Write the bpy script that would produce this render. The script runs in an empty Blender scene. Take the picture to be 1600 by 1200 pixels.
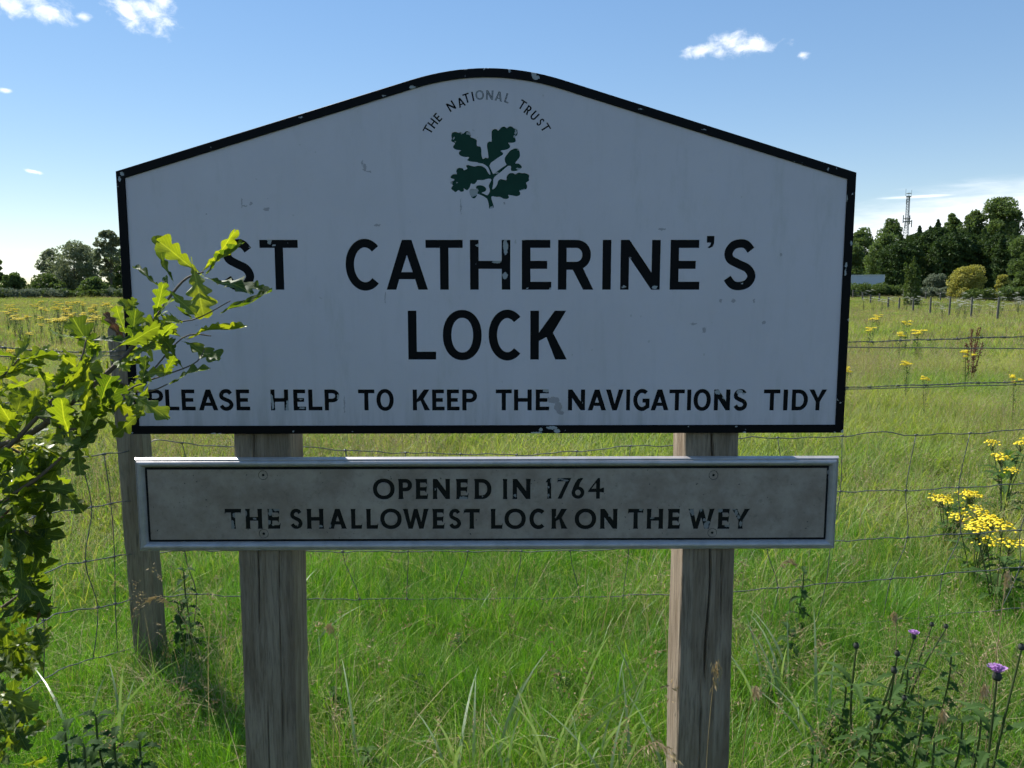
import bpy, math, random
import numpy as np
from mathutils import Vector, Matrix
R = math.radians
random.seed(7); rng = np.random.default_rng(7)
scene = bpy.context.scene
col = scene.collection

# ------------------------------------------------------------ camera
F = 1209.0                      # focal length in pixels of a 1600 px wide frame
CAM = Vector((0.0331, -1.7183, 1.55)); YAW, PIT = 0.01095, 0.1177
cam_d = bpy.data.cameras.new('camera'); cam = bpy.data.objects.new('camera', cam_d); col.objects.link(cam)
cam_d.sensor_width = 36.0; cam_d.lens = 36.0*F/1600; cam_d.clip_start = 0.05; cam_d.clip_end = 6000
cam.location = CAM; cam.rotation_euler = (math.pi/2-PIT, 0, -YAW)
scene.camera = cam
FW = Vector((math.sin(YAW)*math.cos(PIT), math.cos(YAW)*math.cos(PIT), -math.sin(PIT)))
RT = Vector((math.cos(YAW), -math.sin(YAW), 0)); UP = RT.cross(FW)

def ray(u, v):
    return (FW + RT*((u-800)/F) + UP*((600-v)/F))
def on_y(u, v, y):              # point of the vertical plane y = const
    d = ray(u, v); return CAM + d*((y-CAM.y)/d.y)
def on_z(u, v, z):
    d = ray(u, v); return CAM + d*((z-CAM.z)/d.z)
def at(u, v, dist):             # point at a horizontal distance
    d = ray(u, v); return CAM + d*(dist/math.hypot(d.x, d.y))

# ------------------------------------------------------------ sun, sky
SUN_AZ, SUN_EL = R(-45), R(50)              # azimuth from +Y, clockwise
sv = Vector((math.sin(SUN_AZ)*math.cos(SUN_EL), math.cos(SUN_AZ)*math.cos(SUN_EL), math.sin(SUN_EL)))
sd = bpy.data.lights.new('sun', 'SUN'); sd.energy = 5.0; sd.angle = R(0.5); sd.color = (1.0, 0.96, 0.90)
so = bpy.data.objects.new('sun', sd); col.objects.link(so)
so.rotation_euler = sv.to_track_quat('Z', 'Y').to_euler(); so.location = (0, 0, 20)

world = bpy.data.worlds.new('World'); scene.world = world; world.use_nodes = True
nt = world.node_tree; nt.nodes.clear()
def N(tree, t, **k):
    n = tree.nodes.new(t)
    for a, b in k.items(): setattr(n, a, b)
    return n
def L(tree, a, b): tree.links.new(a, b)
def M(tree, op, a, b=None, c=None):
    n = N(tree, 'ShaderNodeMath', operation=op)
    for i, x in enumerate((a, b, c)):
        if x is None: continue
        if isinstance(x, (int, float)): n.inputs[i].default_value = x
        else: L(tree, x, n.inputs[i])
    return n.outputs[0]
def VM(tree, op, a, b=None):
    n = N(tree, 'ShaderNodeVectorMath', operation=op)
    for i, x in enumerate((a, b)):
        if x is None: continue
        if isinstance(x, (tuple, list)): n.inputs[i].default_value = x
        else: L(tree, x, n.inputs[i])
    return n
def MIX(tree, f, a, b):
    n = N(tree, 'ShaderNodeMix', data_type='RGBA')
    for s, x in ((n.inputs[0], f), (n.inputs[6], a), (n.inputs[7], b)):
        if isinstance(x, (int, float)): s.default_value = x
        elif isinstance(x, tuple): s.default_value = (*x, 1)
        else: L(tree, x, s)
    return n.outputs[2]
def RAMP(tree, x, lo, hi):
    n = N(tree, 'ShaderNodeMapRange', interpolation_type='SMOOTHSTEP'); L(tree, x, n.inputs[0])
    n.inputs[1].default_value = lo; n.inputs[2].default_value = hi
    return n.outputs[0]
def NOISE(tree, vec, scale, detail=4, rough=.55, dist=0):
    n = N(tree, 'ShaderNodeTexNoise'); n.inputs['Scale'].default_value = scale
    n.inputs['Detail'].default_value = detail; n.inputs['Roughness'].default_value = rough
    n.inputs['Distortion'].default_value = dist
    if vec is not None: L(tree, vec, n.inputs['Vector'])
    return n.outputs[0]

sky = N(nt, 'ShaderNodeTexSky', sky_type='NISHITA'); sky.sun_disc = False
sky.sun_elevation = SUN_EL; sky.sun_rotation = SUN_AZ
sky.altitude = 0; sky.air_density = 1.0; sky.dust_density = 0.0; sky.ozone_density = 1.6
tc = N(nt, 'ShaderNodeTexCoord'); sep = N(nt, 'ShaderNodeSeparateXYZ'); L(nt, tc.outputs['Generated'], sep.inputs[0])
az = M(nt, 'MULTIPLY', M(nt, 'ARCTAN2', sep.outputs[0], sep.outputs[1]), 180/math.pi)
el = M(nt, 'MULTIPLY', M(nt, 'ARCSINE', sep.outputs[2]), 180/math.pi)
cmb = N(nt, 'ShaderNodeCombineXYZ'); L(nt, az, cmb.inputs[0]); L(nt, el, cmb.inputs[1])
AE = cmb.outputs[0]
def azel(u, v):
    d = ray(u, v).normalized(); return math.degrees(math.atan2(d.x, d.y)), math.degrees(math.asin(d.z))
def cloud_mask(lst, nscale, amp, lo, hi, stretch):
    best = None
    for (u, v, ru, rv, rot) in lst:
        a, e = azel(u, v); k = 0.045
        s = VM(nt, 'SUBTRACT', AE, (a, e, 0)).outputs[0]
        r = N(nt, 'ShaderNodeVectorRotate', rotation_type='Z_AXIS'); L(nt, s, r.inputs[0]); r.inputs['Angle'].default_value = R(rot)
        m = VM(nt, 'MULTIPLY', r.outputs[0], (1/(ru*k), 1/(rv*k), 0)).outputs[0]
        ln = VM(nt, 'LENGTH', m).outputs['Value']
        x = M(nt, 'SUBTRACT', 1.0, ln)
        best = x if best is None else M(nt, 'MAXIMUM', best, x)
    best = M(nt, 'MAXIMUM', best, -1.5)
    nv = VM(nt, 'MULTIPLY', AE, stretch).outputs[0]
    n = NOISE(nt, nv, nscale, 7, .62, .35)
    return RAMP(nt, M(nt, 'ADD', best, M(nt, 'MULTIPLY', M(nt, 'SUBTRACT', n, 0.5), amp)), lo, hi)
puffs = [(20,10,38,17,0),(70,14,42,18,8),(132,26,14,8,0),(200,22,42,18,33),(236,22,42,22,30),(250,-6,30,22,30),
         (1100,78,46,12,-8),(1142,70,46,19,-4),(1180,70,32,18,0),(1160,74,60,12,0),(14,410,46,17,0),(-60,402,60,22,0),(30,424,44,8,0),(8,141,10,4,0),(52,268,14,3,10),
         (1254,86,12,7,0),(-500,60,160,50,10),(-900,200,200,40,0),(2050,40,150,50,0)]
m1 = cloud_mask(puffs, 0.95, 2.3, 0.0, 1.35, (1, 1.4, 1))
wisp = [(1500,355,260,60,-7),(1390,385,220,60,0),(1440,307,60,3,0),(1620,330,160,50,-8),(1900,380,300,40,0),(1240,415,140,22,0),(700,430,900,18,0),(-400,420,200,14,0)]
m2 = cloud_mask(wisp, 0.6, 1.2, -0.15, 0.95, (0.35, 2.4, 1))
skyc = sky.outputs[0]
hs = N(nt, 'ShaderNodeHueSaturation'); hs.inputs['Saturation'].default_value = 1.5; hs.inputs['Value'].default_value = 1.0; hs.inputs['Hue'].default_value = .506; gm_ = N(nt, 'ShaderNodeGamma'); gm_.inputs[1].default_value = .62; L(nt, skyc, gm_.inputs[0]); sc_ = VM(nt, 'SCALE', gm_.outputs[0]); sc_.inputs['Scale'].default_value = 1.98; L(nt, sc_.outputs[0], hs.inputs['Color'])
c1 = MIX(nt, M(nt, 'MULTIPLY', m2, 0.85), hs.outputs[0], (9.6, 9.9, 10.2))
c2 = MIX(nt, M(nt, 'MULTIPLY', m1, 0.92), c1, (10.6, 10.7, 10.9))
bg = N(nt, 'ShaderNodeBackground'); bg.inputs['Strength'].default_value = 0.088; L(nt, c2, bg.inputs[0])
wo = N(nt, 'ShaderNodeOutputWorld'); L(nt, bg.outputs[0], wo.inputs[0])

vs = scene.view_settings; scene.display_settings.display_device = 'sRGB'
vs.view_transform = 'Standard'; vs.look = 'None'; vs.gamma = 1; vs.use_curve_mapping = False
vs.exposure = 0.64
scene.render.engine = 'CYCLES'
scene.cycles.max_bounces = 4; scene.cycles.transparent_max_bounces = 4
scene.cycles.diffuse_bounces = 3; scene.cycles.transmission_bounces = 2; scene.cycles.glossy_bounces = 2
scene.cycles.use_adaptive_sampling = True; scene.cycles.adaptive_threshold = .03; scene.cycles.adaptive_min_samples = 16

# ------------------------------------------------------------ helpers
def tag(o, label=None, cat=None, group=None, kind=None):
    if label: o['label'] = label
    if cat: o['category'] = cat
    if group: o['group'] = group
    if kind: o['kind'] = kind
    return o
def empty(name, loc=(0,0,0), rz=0):
    o = bpy.data.objects.new(name, None); o.location = loc; o.rotation_euler = (0,0,rz); o.empty_display_size = .2
    col.objects.link(o); return o
def link(name, me, mat=None, parent=None, smooth=False):
    if mat is not None and not me.materials:
        for m in (mat if isinstance(mat, (list, tuple)) else [mat]): me.materials.append(m)
    o = bpy.data.objects.new(name, me); col.objects.link(o)
    if parent is not None: o.parent = parent
    if smooth and me.polygons: me.polygons.foreach_set('use_smooth', [True]*len(me.polygons))
    return o
def copy_tree(o, parent=None):
    c = o.copy(); col.objects.link(c)
    if parent is not None: c.parent = parent
    for ch in list(KIDS.get(o.name, [])): copy_tree(ch, c)
    return c
KIDS = {}
def kids(root):
    KIDS[root.name] = [x for x in bpy.data.objects if x.parent == root]
    for k in KIDS[root.name]: kids(k)

class MB:
    def __init__(s): s.v = []; s.f = []; s.m = []; s.n = 0
    def add(s, vs, fs, mi=0):
        b = s.n; s.v.extend([tuple(x) for x in vs]); s.n += len(vs)
        s.f.extend([tuple(i+b for i in f) for f in fs]); s.m.extend([mi]*len(fs))
    def box(s, x0, x1, y0, y1, z0, z1, mi=0):
        s.add([(x0,y0,z0),(x1,y0,z0),(x1,y1,z0),(x0,y1,z0),(x0,y0,z1),(x1,y0,z1),(x1,y1,z1),(x0,y1,z1)],
              [(0,3,2,1),(4,5,6,7),(0,1,5,4),(1,2,6,5),(2,3,7,6),(3,0,4,7)], mi)
    def tube(s, pts, rad, n=6, mi=0, cap=True):
        pts = [Vector(p) for p in pts]; k = len(pts)
        rads = rad if isinstance(rad, (list, tuple)) else [rad]*k
        b = []; nrm = None
        for i in range(k):
            t = (pts[min(i+1,k-1)]-pts[max(i-1,0)]).normalized()
            if nrm is None: nrm = t.orthogonal().normalized()
            nrm = (nrm - t*nrm.dot(t)).normalized(); bn = t.cross(nrm)
            for j in range(n):
                a = 2*math.pi*j/n; b.append(pts[i] + (nrm*math.cos(a)+bn*math.sin(a))*rads[i])
        fs = [(i*n+j, i*n+(j+1)%n, (i+1)*n+(j+1)%n, (i+1)*n+j) for i in range(k-1) for j in range(n)]
        if cap: fs += [tuple(reversed(range(n))), tuple((k-1)*n+j for j in range(n))]
        s.add(b, fs, mi)
    def mesh(s, name):
        me = bpy.data.meshes.new(name); me.from_pydata(s.v, [], s.f)
        if any(s.m): me.polygons.foreach_set('material_index', s.m)
        me.update(); return me
    def build(s, name, mat, parent=None, smooth=False): return link(name, s.mesh(name), mat, parent, smooth)

def mat_new(name):
    m = bpy.data.materials.new(name); m.use_nodes = True; t = m.node_tree
    return m, t, t.nodes['Principled BSDF']
def coords(t, which='Object'):
    return N(t, 'ShaderNodeTexCoord').outputs[which]
def bump(t, b, h, strength, dist):
    n = N(t, 'ShaderNodeBump'); n.inputs['Strength'].default_value = strength; n.inputs['Distance'].default_value = dist
    L(t, h, n.inputs['Height']); L(t, n.outputs[0], b.inputs['Normal']); return n
def plain(name, c, rough=.6, metal=0, var=.15, scale=8):
    m, t, b = mat_new(name)
    n = NOISE(t, coords(t), scale)
    L(t, MIX(t, n, tuple(x*(1-var) for x in c), tuple(min(1, x*(1+var)) for x in c)), b.inputs['Base Color'])
    b.inputs['Roughness'].default_value = rough; b.inputs['Metallic'].default_value = metal
    return m
def leaf_mat(name, c1, c2, trans=.4, scale=3., tcol=None, rough=.5, vein=False, objrand=False, spec=.35, wr=.5):
    m, t, b = mat_new(name)
    geo = N(t, 'ShaderNodeNewGeometry')
    n = RAMP(t, NOISE(t, geo.outputs['Position'], scale, 3), .3, .7)
    at_ = N(t, 'ShaderNodeAttribute', attribute_name='rnd')
    f = M(t, 'ADD', M(t, 'MULTIPLY', n, 1-wr), M(t, 'MULTIPLY', at_.outputs['Fac'], wr))
    if objrand:
        oi = N(t, 'ShaderNodeObjectInfo'); f = M(t, 'MULTIPLY', M(t, 'ADD', n, M(t, 'MULTIPLY', oi.outputs['Random'], 2)), .3333)
    c = MIX(t, f, c1, c2)
    if vein:
        va = N(t, 'ShaderNodeAttribute', attribute_name='vein'); lu = N(t, 'ShaderNodeAttribute', attribute_name='luv'); sx_ = N(t, 'ShaderNodeSeparateXYZ'); L(t, lu.outputs['Vector'], sx_.inputs[0])
        pp = M(t, 'PINGPONG', M(t, 'SUBTRACT', M(t, 'MULTIPLY', sx_.outputs[0], 9), M(t, 'MULTIPLY', M(t, 'ABSOLUTE', sx_.outputs[1]), 14)), .5); vl = M(t, 'LESS_THAN', pp, .05); mid_ = M(t, 'LESS_THAN', M(t, 'ABSOLUTE', sx_.outputs[1]), .010)
        vv_ = M(t, 'MAXIMUM', M(t, 'MULTIPLY', vl, .55), mid_); blem = RAMP(t, NOISE(t, lu.outputs['Vector'], 9, 5, .7), .60, .72)
        c = MIX(t, M(t, 'MULTIPLY', blem, .35), c, (.16, .11, .05))
        c = MIX(t, M(t, 'MULTIPLY', vv_, .6), c, tuple(min(1, x*1.7+.03) for x in c2))
        bump(t, b, M(t, 'SUBTRACT', 1.0, vv_), .5, .0012)
    L(t, c, b.inputs['Base Color']); b.inputs['Roughness'].default_value = rough
    b.inputs['Specular IOR Level'].default_value = spec
    tr = N(t, 'ShaderNodeBsdfTranslucent')
    if tcol is None: tcol = (1.5, 1.6, .55)
    mul = VM(t, 'MULTIPLY', c, tcol); L(t, mul.outputs[0], tr.inputs[0])
    mx = N(t, 'ShaderNodeMixShader'); mx.inputs[0].default_value = trans
    L(t, b.outputs[0], mx.inputs[1]); L(t, tr.outputs[0], mx.inputs[2])
    L(t, mx.outputs[0], t.nodes['Material Output'].inputs[0])
    return m

# ------------------------------------------------------------ terrain
def sm(a, b, x): x = min(1, max(0, (x-a)/(b-a))); return x*x*(3-2*x)
def hgt(x, y):
    r = math.hypot(x, y+1.7); a = math.degrees(math.atan2(x, y+1.7)) if r > .01 else 0
    right = sm(8, 25, a)
    h = sm(70, 112, r)*(1.0+.55*right) + sm(140, 260, r)*sm(5, 25, a)*11 + sm(300, 800, r)*6
    h += .04*math.sin(x*.7+1)*math.sin(y*.6) + .10*math.sin(x*.11+2)*math.sin(y*.13+1)*sm(5, 30, r)
    if r < 30: h -= 0.0
    return h
def ground(u, v):               # hit the terrain along a pixel ray
    d = ray(u, v); t = 1.0
    for i in range(4000):
        p = CAM + d*t
        if p.z <= hgt(p.x, p.y): return Vector((p.x, p.y, hgt(p.x, p.y)))
        t *= 1.004
    return p
def dscale(b): return (b-CAM).dot(FW)/math.cos(PIT)/F     # metres per pixel at a point
def foot(u, dist):
    d = ray(u, 457); k = dist/math.hypot(d.x, d.y); x, y = CAM.x+d.x*k, CAM.y+d.y*k
    return Vector((x, y, hgt(x, y)))
gs = [math.copysign(abs(t)**2.6*1800 + abs(t)*14, t) for t in np.linspace(-1, 1, 151)]
mb = MB(); mb.add([(x, y, hgt(x, y)) for y in gs for x in gs],
       [(j*151+i, j*151+i+1, (j+1)*151+i+1, (j+1)*151+i) for j in range(150) for i in range(150)])
m, t, b = mat_new('meadow_soil')
P = N(t, 'ShaderNodeNewGeometry').outputs['Position']
n1 = RAMP(t, NOISE(t, P, .09, 5, .6), .35, .65); n2 = NOISE(t, P, 1.3, 6, .65); n3 = RAMP(t, NOISE(t, P, .45, 4), .4, .7)
c = MIX(t, n1, (.09, .14, .03), (.17, .165, .06)); c = MIX(t, M(t, 'MULTIPLY', n3, .5), c, (.22, .19, .08))
c = MIX(t, M(t, 'MULTIPLY', n2, .45), c, (.035, .06, .014))
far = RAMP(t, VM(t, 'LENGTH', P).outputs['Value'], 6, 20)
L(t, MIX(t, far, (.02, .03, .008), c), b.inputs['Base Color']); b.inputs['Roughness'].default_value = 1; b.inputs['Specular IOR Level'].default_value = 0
bump(t, b, NOISE(t, P, 6, 6, .7), 1, .15)
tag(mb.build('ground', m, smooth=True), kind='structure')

# ------------------------------------------------------------ sign: glyph outlines
def sweep(pts, s):
    pts = [np.array(p, float) for p in pts]; k = len(pts); Lf, Rt = [], []
    for i in range(k):
        a = pts[i]-pts[i-1] if i else pts[1]-pts[0]; b = pts[i+1]-pts[i] if i < k-1 else a
        a = a/np.linalg.norm(a); b = b/np.linalg.norm(b)
        n = np.array([-a[1]-b[1], a[0]+b[0]]); n /= np.linalg.norm(n)
        c = max(.35, n@np.array([-a[1], a[0]]))
        Lf.append(pts[i]+n*s/2/c); Rt.append(pts[i]-n*s/2/c)
    return [tuple(p) for p in Lf] + [tuple(p) for p in reversed(Rt)]
def catmull(p, n=5, closed=True):
    p = [np.array(q, float) for q in p]; k = len(p); out = []
    rngk = range(k) if closed else range(k-1)
    for i in rngk:
        if closed: a, b, c, d = p[i-1], p[i], p[(i+1)%k], p[(i+2)%k]
        else: a, b, c, d = p[max(i-1,0)], p[i], p[i+1], p[min(i+2,k-1)]
        for j in range(n):
            t_ = j/n
            out.append(tuple(.5*((2*b)+(c-a)*t_+(2*a-5*b+4*c-d)*t_**2+(3*b-a-3*c+d)*t_**3)))
    if not closed: out.append(tuple(p[-1]))
    return out
def ell(cx, cy, rx, ry, a0=0, a1=360, n=36, e=1.0):
    o = []; full = abs(a1-a0) >= 360
    for i in range(n if full else n+1):
        a = R(a0+(a1-a0)*i/n); c, s_ = math.cos(a), math.sin(a)
        o.append((cx+rx*math.copysign(abs(c)**e, c), cy+ry*math.copysign(abs(s_)**e, s_)))
    return o
def flare(pts, terms, e, tl):
    if not e: return pts
    out = []; k = len(pts); P_ = [np.array(p, float) for p in pts]
    for i in range(k):
        if i in terms:
            a, b = P_[i], P_[(i+1)%k]; pr = P_[i-1]; d = (a-b)/np.linalg.norm(a-b)
            g = pr-a; ln = np.linalg.norm(g); g = g/ln*min(tl, ln*.45)
            out += [tuple(a+g), tuple(a+g*.35+d*e*.3), tuple(a+d*e)]
        elif (i-1) % k in terms:
            a, b = P_[i], P_[i-1]; nx = P_[(i+1)%k]; d = (a-b)/np.linalg.norm(a-b)
            g = nx-a; ln = np.linalg.norm(g); g = g/ln*min(tl, ln*.45)
            out += [tuple(a+d*e), tuple(a+g*.35+d*e*.3), tuple(a+g)]
        else: out.append(tuple(P_[i]))
    return out
def glyph(ch, W, H, s, e=0.0):
    tl = H*.16; fl = lambda p, t_: flare(p, t_, e, tl)
    q = s*.92                    # horizontal stroke
    if ch == 'I': return [fl([(0,0),(0,H),(W,H),(W,0)], {1,3})]
    if ch == 'T':
        c = W/2; return [fl([(c-s/2,0),(c-s/2,H-q),(0,H-q),(0,H),(W,H),(W,H-q),(c+s/2,H-q),(c+s/2,0)], {7} )] if not e else \
               [fl([(c-s/2,0),(c-s/2,H-q),(W*.08,H-q),(0,H-q*1.5),(W*.03,H),(W,H),(W*.96,H-q*1.5),(W*.92,H-q),(c+s/2,H-q),(c+s/2,0)], {9})]
    if ch == 'L': return [fl([(0,0),(0,H),(s,H),(s,q),(W-s*.1,q),(W,0)] if not e else [(0,0),(0,H),(s,H),(s,q),(W*.88,q),(W,q*1.7),(W*.93,0)], {1})] if e else [[(0,0),(0,H),(s,H),(s,q),(W,q),(W,0)]]
    if ch == 'E':
        y1, y2 = H*.5-q/2, H*.5+q/2
        if e: return [[(-e,0),(0,tl),(0,H-tl),(-e,H),(W*.93,H),(W*.9,H-q*1.6),(W*.78,H-q),(s,H-q),(s,y2),(W*.75,y2),(W*.9,y2+q*.25),(W*.84,y1-q*.6),(W*.72,y1),(s,y1),(s,q),(W*.86,q),(W,q*1.7),(W*.93,0)]]
        return [[(0,0),(0,H),(W*.96,H),(W*.96,H-q),(s,H-q),(s,y2),(W*.86,y2),(W*.86,y1),(s,y1),(s,q),(W,q),(W,0)]]
    if ch == 'H':
        y1, y2 = H*.5-q/2, H*.5+q/2
        return [fl([(0,0),(0,H),(s,H),(s,y2),(W-s,y2),(W-s,H),(W,H),(W,0),(W-s,0),(W-s,y1),(s,y1),(s,0)], {1,5,7,11})]
    if ch == 'N':
        k = s/(W-s); return [fl([(0,0),(0,H),(s,H),(W-s,H*k*1.25),(W-s,H),(W,H),(W,0),(W-s,0),(s,H*(1-k*1.25)),(s,0)], {4,9})]
    if ch == 'A':
        a = s*1.12; m_ = W/2; y1, y2 = H*.21, H*.21+q*.9; sl = (m_-s*.55)/H; si = (m_-a)/(H-s*1.6)
        return [fl([(0,0),(m_-s*.55,H),(m_+s*.55,H),(W,0),(W-a,0),(W-a-y1*si,y1),(a+y1*si,y1),(a,0)], {3,7}),
                [(a+y2*si,y2),(W-a-y2*si,y2),(m_,H-s*1.75)]]
    if ch == 'V':
        a = s*1.12; m_ = W/2
        return [fl([(m_-s*.55,0),(0,H),(a,H),(m_,s*1.6),(W-a,H),(W,H),(m_+s*.55,0)], {1,4})]
    if ch == 'W':
        a = s*1.05; x1, x2, m_ = W*.29, W*.71, W/2
        return [fl([(x1-s*.5,0),(0,H),(a,H),(x1,s*1.7),(m_-s*.42,H),(m_+s*.42,H),(x2,s*1.7),(W-a,H),(W,H),(x2+s*.5,0),(x2-s*.5,0),(m_,H-s*2.1),(x1+s*.5,0)], {1,7})]
    if ch == 'Y':
        a = s*1.2; m_ = W/2; ym = H*.42
        return [fl([(m_-s/2,0),(m_-s/2,ym),(0,H),(a,H),(m_,ym+s*.95),(W-a,H),(W,H),(m_+s/2,ym),(m_+s/2,0)], {2,5,8})]
    if ch == 'K':
        return [fl([(0,0),(0,H),(s,H),(s,H*.56),(W*.97-s*1.3,H),(W*.97,H),(W*.97-(W*.97-s)*.48,H*.55),(W,0),(W-s*1.35,0),(s+(W-s)*.26,H*.46),(s,H*.38),(s,0)], {1,4,7,11})]
    if ch == 'O':
        return [ell(W/2,H/2,W/2,H/2,e=.94), ell(W/2,H/2,W/2-s,H/2-q,e=.94)]
    if ch in 'DPR':
        yb = {'D':0,'P':H*.38,'R':H*.40}[ch]; xs = W*(.42 if ch == 'D' else .5); Wb = W if ch != 'R' else W*.92
        ro = (H-yb)/2; cy = yb+ro
        outer = [(0,0),(0,H)] + ell(xs,cy,Wb-xs,ro,90,-90,20,.95)
        hole = [(s,H-q)] + ell(xs,cy,Wb-xs-s,ro-q,90,-90,18,.95) + [(s,yb+q)]
        if ch == 'P': outer += [(s,yb),(s,0)]
        if ch == 'R':
            outer = [(0,0),(0,H)] + ell(xs,cy,Wb-xs,ro,90,-62,20,.95)
            outer += [(W,0),(W-s*1.2,0),(xs-s*.35,yb),(s,yb),(s,0)]
        if e: outer = [(-e,0),(0,tl),(0,H-tl),(-e,H)] + outer[2:-1] + ([(s,tl),(s+e,0)] if ch != 'D' else [outer[-1]])
        return [outer, hole]
    if ch == 'C': return [sweep(ell(W*.55,H/2,W*.55-s/2,H/2-q/2,47,313,34), s*.98)]
    if ch == 'G':
        c = ell(W*.53,H/2,W*.53-s/2,H/2-q/2,50,305,34); x = W-s*.55
        return [sweep(c+[(x,H*.20),(x,H*.47),(W*.55,H*.47)], s*.98)]
    if ch == 'U':
        return [sweep([(s/2,H),(s/2,W/2)]+ell(W/2,W*.5,W/2-s/2,W*.5-s/2,180,360,20)[1:]+[(W-s/2,H)], s)]
    if ch == 'S':
        w, h = W-s, H-s
        p = [(.93,.84),(.74,.97),(.5,1),(.22,.95),(.05,.79),(.12,.63),(.45,.52),(.82,.41),(.98,.23),(.82,.06),(.5,0),(.22,.04),(.02,.19)]
        return [sweep(catmull([(s/2+x*w, s/2+y*h) for x, y in p], 5, False), s*(.97 if not e else .9))]
    if ch == "'": return [[(0,H*.45),(0,H),(W,H),(W,H*.4),(W*.8,H*.12),(W*.35,0),(W*.1,H*.08),(W*.45,H*.25),(W*.55,H*.45)]]
    if ch == '1': return [fl([(W-s,0),(W-s,H*.78),(0,H*.78),(W-s*.9,H*.97),(W,H),(W,0)], {5})]
    if ch == '7': return [[(0,H),(W,H),(s*1.1,0),(0,0),(W-s*1.5,H-q),(s*.3,H-q),(0,H-q*1.5)]]
    if ch == '4': return [[(W*.5,0),(W*.5,H*.32),(0,H*.32),(0,H*.38),(W*.6,H),(W*.5+s,H),(W*.5+s,H*.32+q),(W,H*.32+q*1.4),(W,H*.32-q*.2),(W*.5+s,H*.32),(W*.5+s,0)],
                          [(W*.22,H*.32+q),(W*.5,H*.32+q),(W*.5,H*.76)]]
    if ch == '6':
        r = H*.3
        out = ell(W/2,r,W/2,r,80,-190,26) + catmull([(W*.03,r*1.25),(W*.22,H*.70),(W*.52,H)],4,False)[1:] + [(W*.93,H),(W*.68,H*.78)]
        return [out, ell(W/2,r,W/2-s,r-q)]
    raise KeyError(ch)

BOARD_Y = 0.0                   # painted face of the board
def pxb(u, v, y=BOARD_Y):
    p = on_y(u, v, y); return (p.x, p.z)
LET = {}                        # letters laid out on the board: (character, contours in world x z, group)
def put(ch, u0, u1, v0, v1, s_px, y, e=0.0):
    (x0, zt), (x1, _) = pxb(u0, v0, y), pxb(u1, v0, y); (_, zb) = pxb(u0, v1, y); k = (x1-x0)/(u1-u0)
    return [[(x0+a, zb+b_) for a, b_ in c_] for c_ in glyph(ch, x1-x0, zt-zb, s_px*k, e*k)]
row1 = [('S',345,396),('T',404.7,465),('C',538.6,594.5),('A',602.4,668),('T',664.5,723),('H',734,797.5),('E',815.3,862),('R',872,928.3),('I',941.8,955.6),('N',970,1032.7),('E',1048,1095),('S',1130.5,1184)]
row2 = [('L',636.8,680.8),('O',691.3,752.6),('C',763,817),('K',828.6,886.6)]
row3 = [('P',230,254.4),('L',257,279),('E',282.5,304.4),('A',309,340),('S',340.6,364.4),('E',368,390),('H',422,450),('E',457.5,477.6),('L',481,503),('P',506.5,530),
        ('T',559,585),('O',587.6,615),('K',644.5,672),('E',674.8,694.6),('E',698,718),('P',722,745.5),('T',774.5,799.8),('H',803,831),('E',837,858.5),
        ('N',887.5,914.5),('A',918.5,947.6),('V',946.8,974.7),('I',978.6,985),('G',989.6,1016),('A',1017,1045.5),('T',1046,1070.5),('I',1074,1080.6),('O',1084,1111.5),('N',1116,1141.7),('S',1146,1169),
        ('T',1193.8,1220),('I',1224.6,1231.9),('D',1237.9,1263.5),('Y',1264.5,1293)]
letters = []
def S_(ch, v0, v1, o): return (v0-(o if ch in 'OCSG' else 0), v1+(o if ch in 'OCSG' else 0))
for ch, a, b_ in row1:
    v0, v1 = S_(ch, 374.6, 452.8, 1.2); letters.append(put(ch, a, b_, v0, v1, 13.8, 0))
letters.append(put("'", 1104.6, 1116.6, 368.5, 388, 6, 0))
for ch, a, b_ in row2:
    v0, v1 = S_(ch, 485.3, 562, 1.2); letters.append(put(ch, a, b_, v0, v1, 13.8, 0))
for ch, a, b_ in row3:
    v0, v1 = S_(ch, 608.5, 641.5, .8); letters.append(put(ch, a, b_, v0, v1, 6.9, 0))
arc_letters = []; bare = []
KX = 1/7.2727
cx0, cz0 = pxb(650+804*KX, 135+894*KX); kk = (pxb(900, 260)[0]-pxb(700, 260)[0])/200*KX
for ch, u, v, w, worn in [('T',143,505,84,0),('H',197,435,76,0),('E',255,370,56,0),('N',405,248,84,0),('A',516,206,84,0),('T',580,160,76,0),('I',650,143,19,0),('O',728,127,96,1),('N',840,127,80,1),('A',943,140,84,1),('L',1040,162,52,1),
                          ('T',1206,232,78,0),('R',1272,290,60,0),('U',1345,350,68,0),('S',1412,420,52,0),('T',1470,482,84,0)]:
    th = math.atan2(u-804, 894-v)
    for k2, sink in ((1.0, arc_letters), (.45, bare if worn else None)):
        if sink is None: continue
        ins = (1-k2)*10*kk; Hh = 104*kk
        g = glyph(ch, w*kk-2*ins*(k2<1), Hh-2*ins*(k2<1), 19*kk*k2, 3*kk*k2)
        cxl, czl = cx0+(u-804)*kk, cz0-(v-894)*kk; res_ = []
        for c_ in g:
            o_ = []
            for a, b_ in c_:
                a -= (w*kk-2*ins*(k2<1))/2; b_ -= (Hh-2*ins*(k2<1))/2
                o_.append((cxl+a*math.cos(th)+b_*math.sin(th), czl-a*math.sin(th)+b_*math.cos(th)))
            res_.append(o_)
        sink.append(res_)
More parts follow.
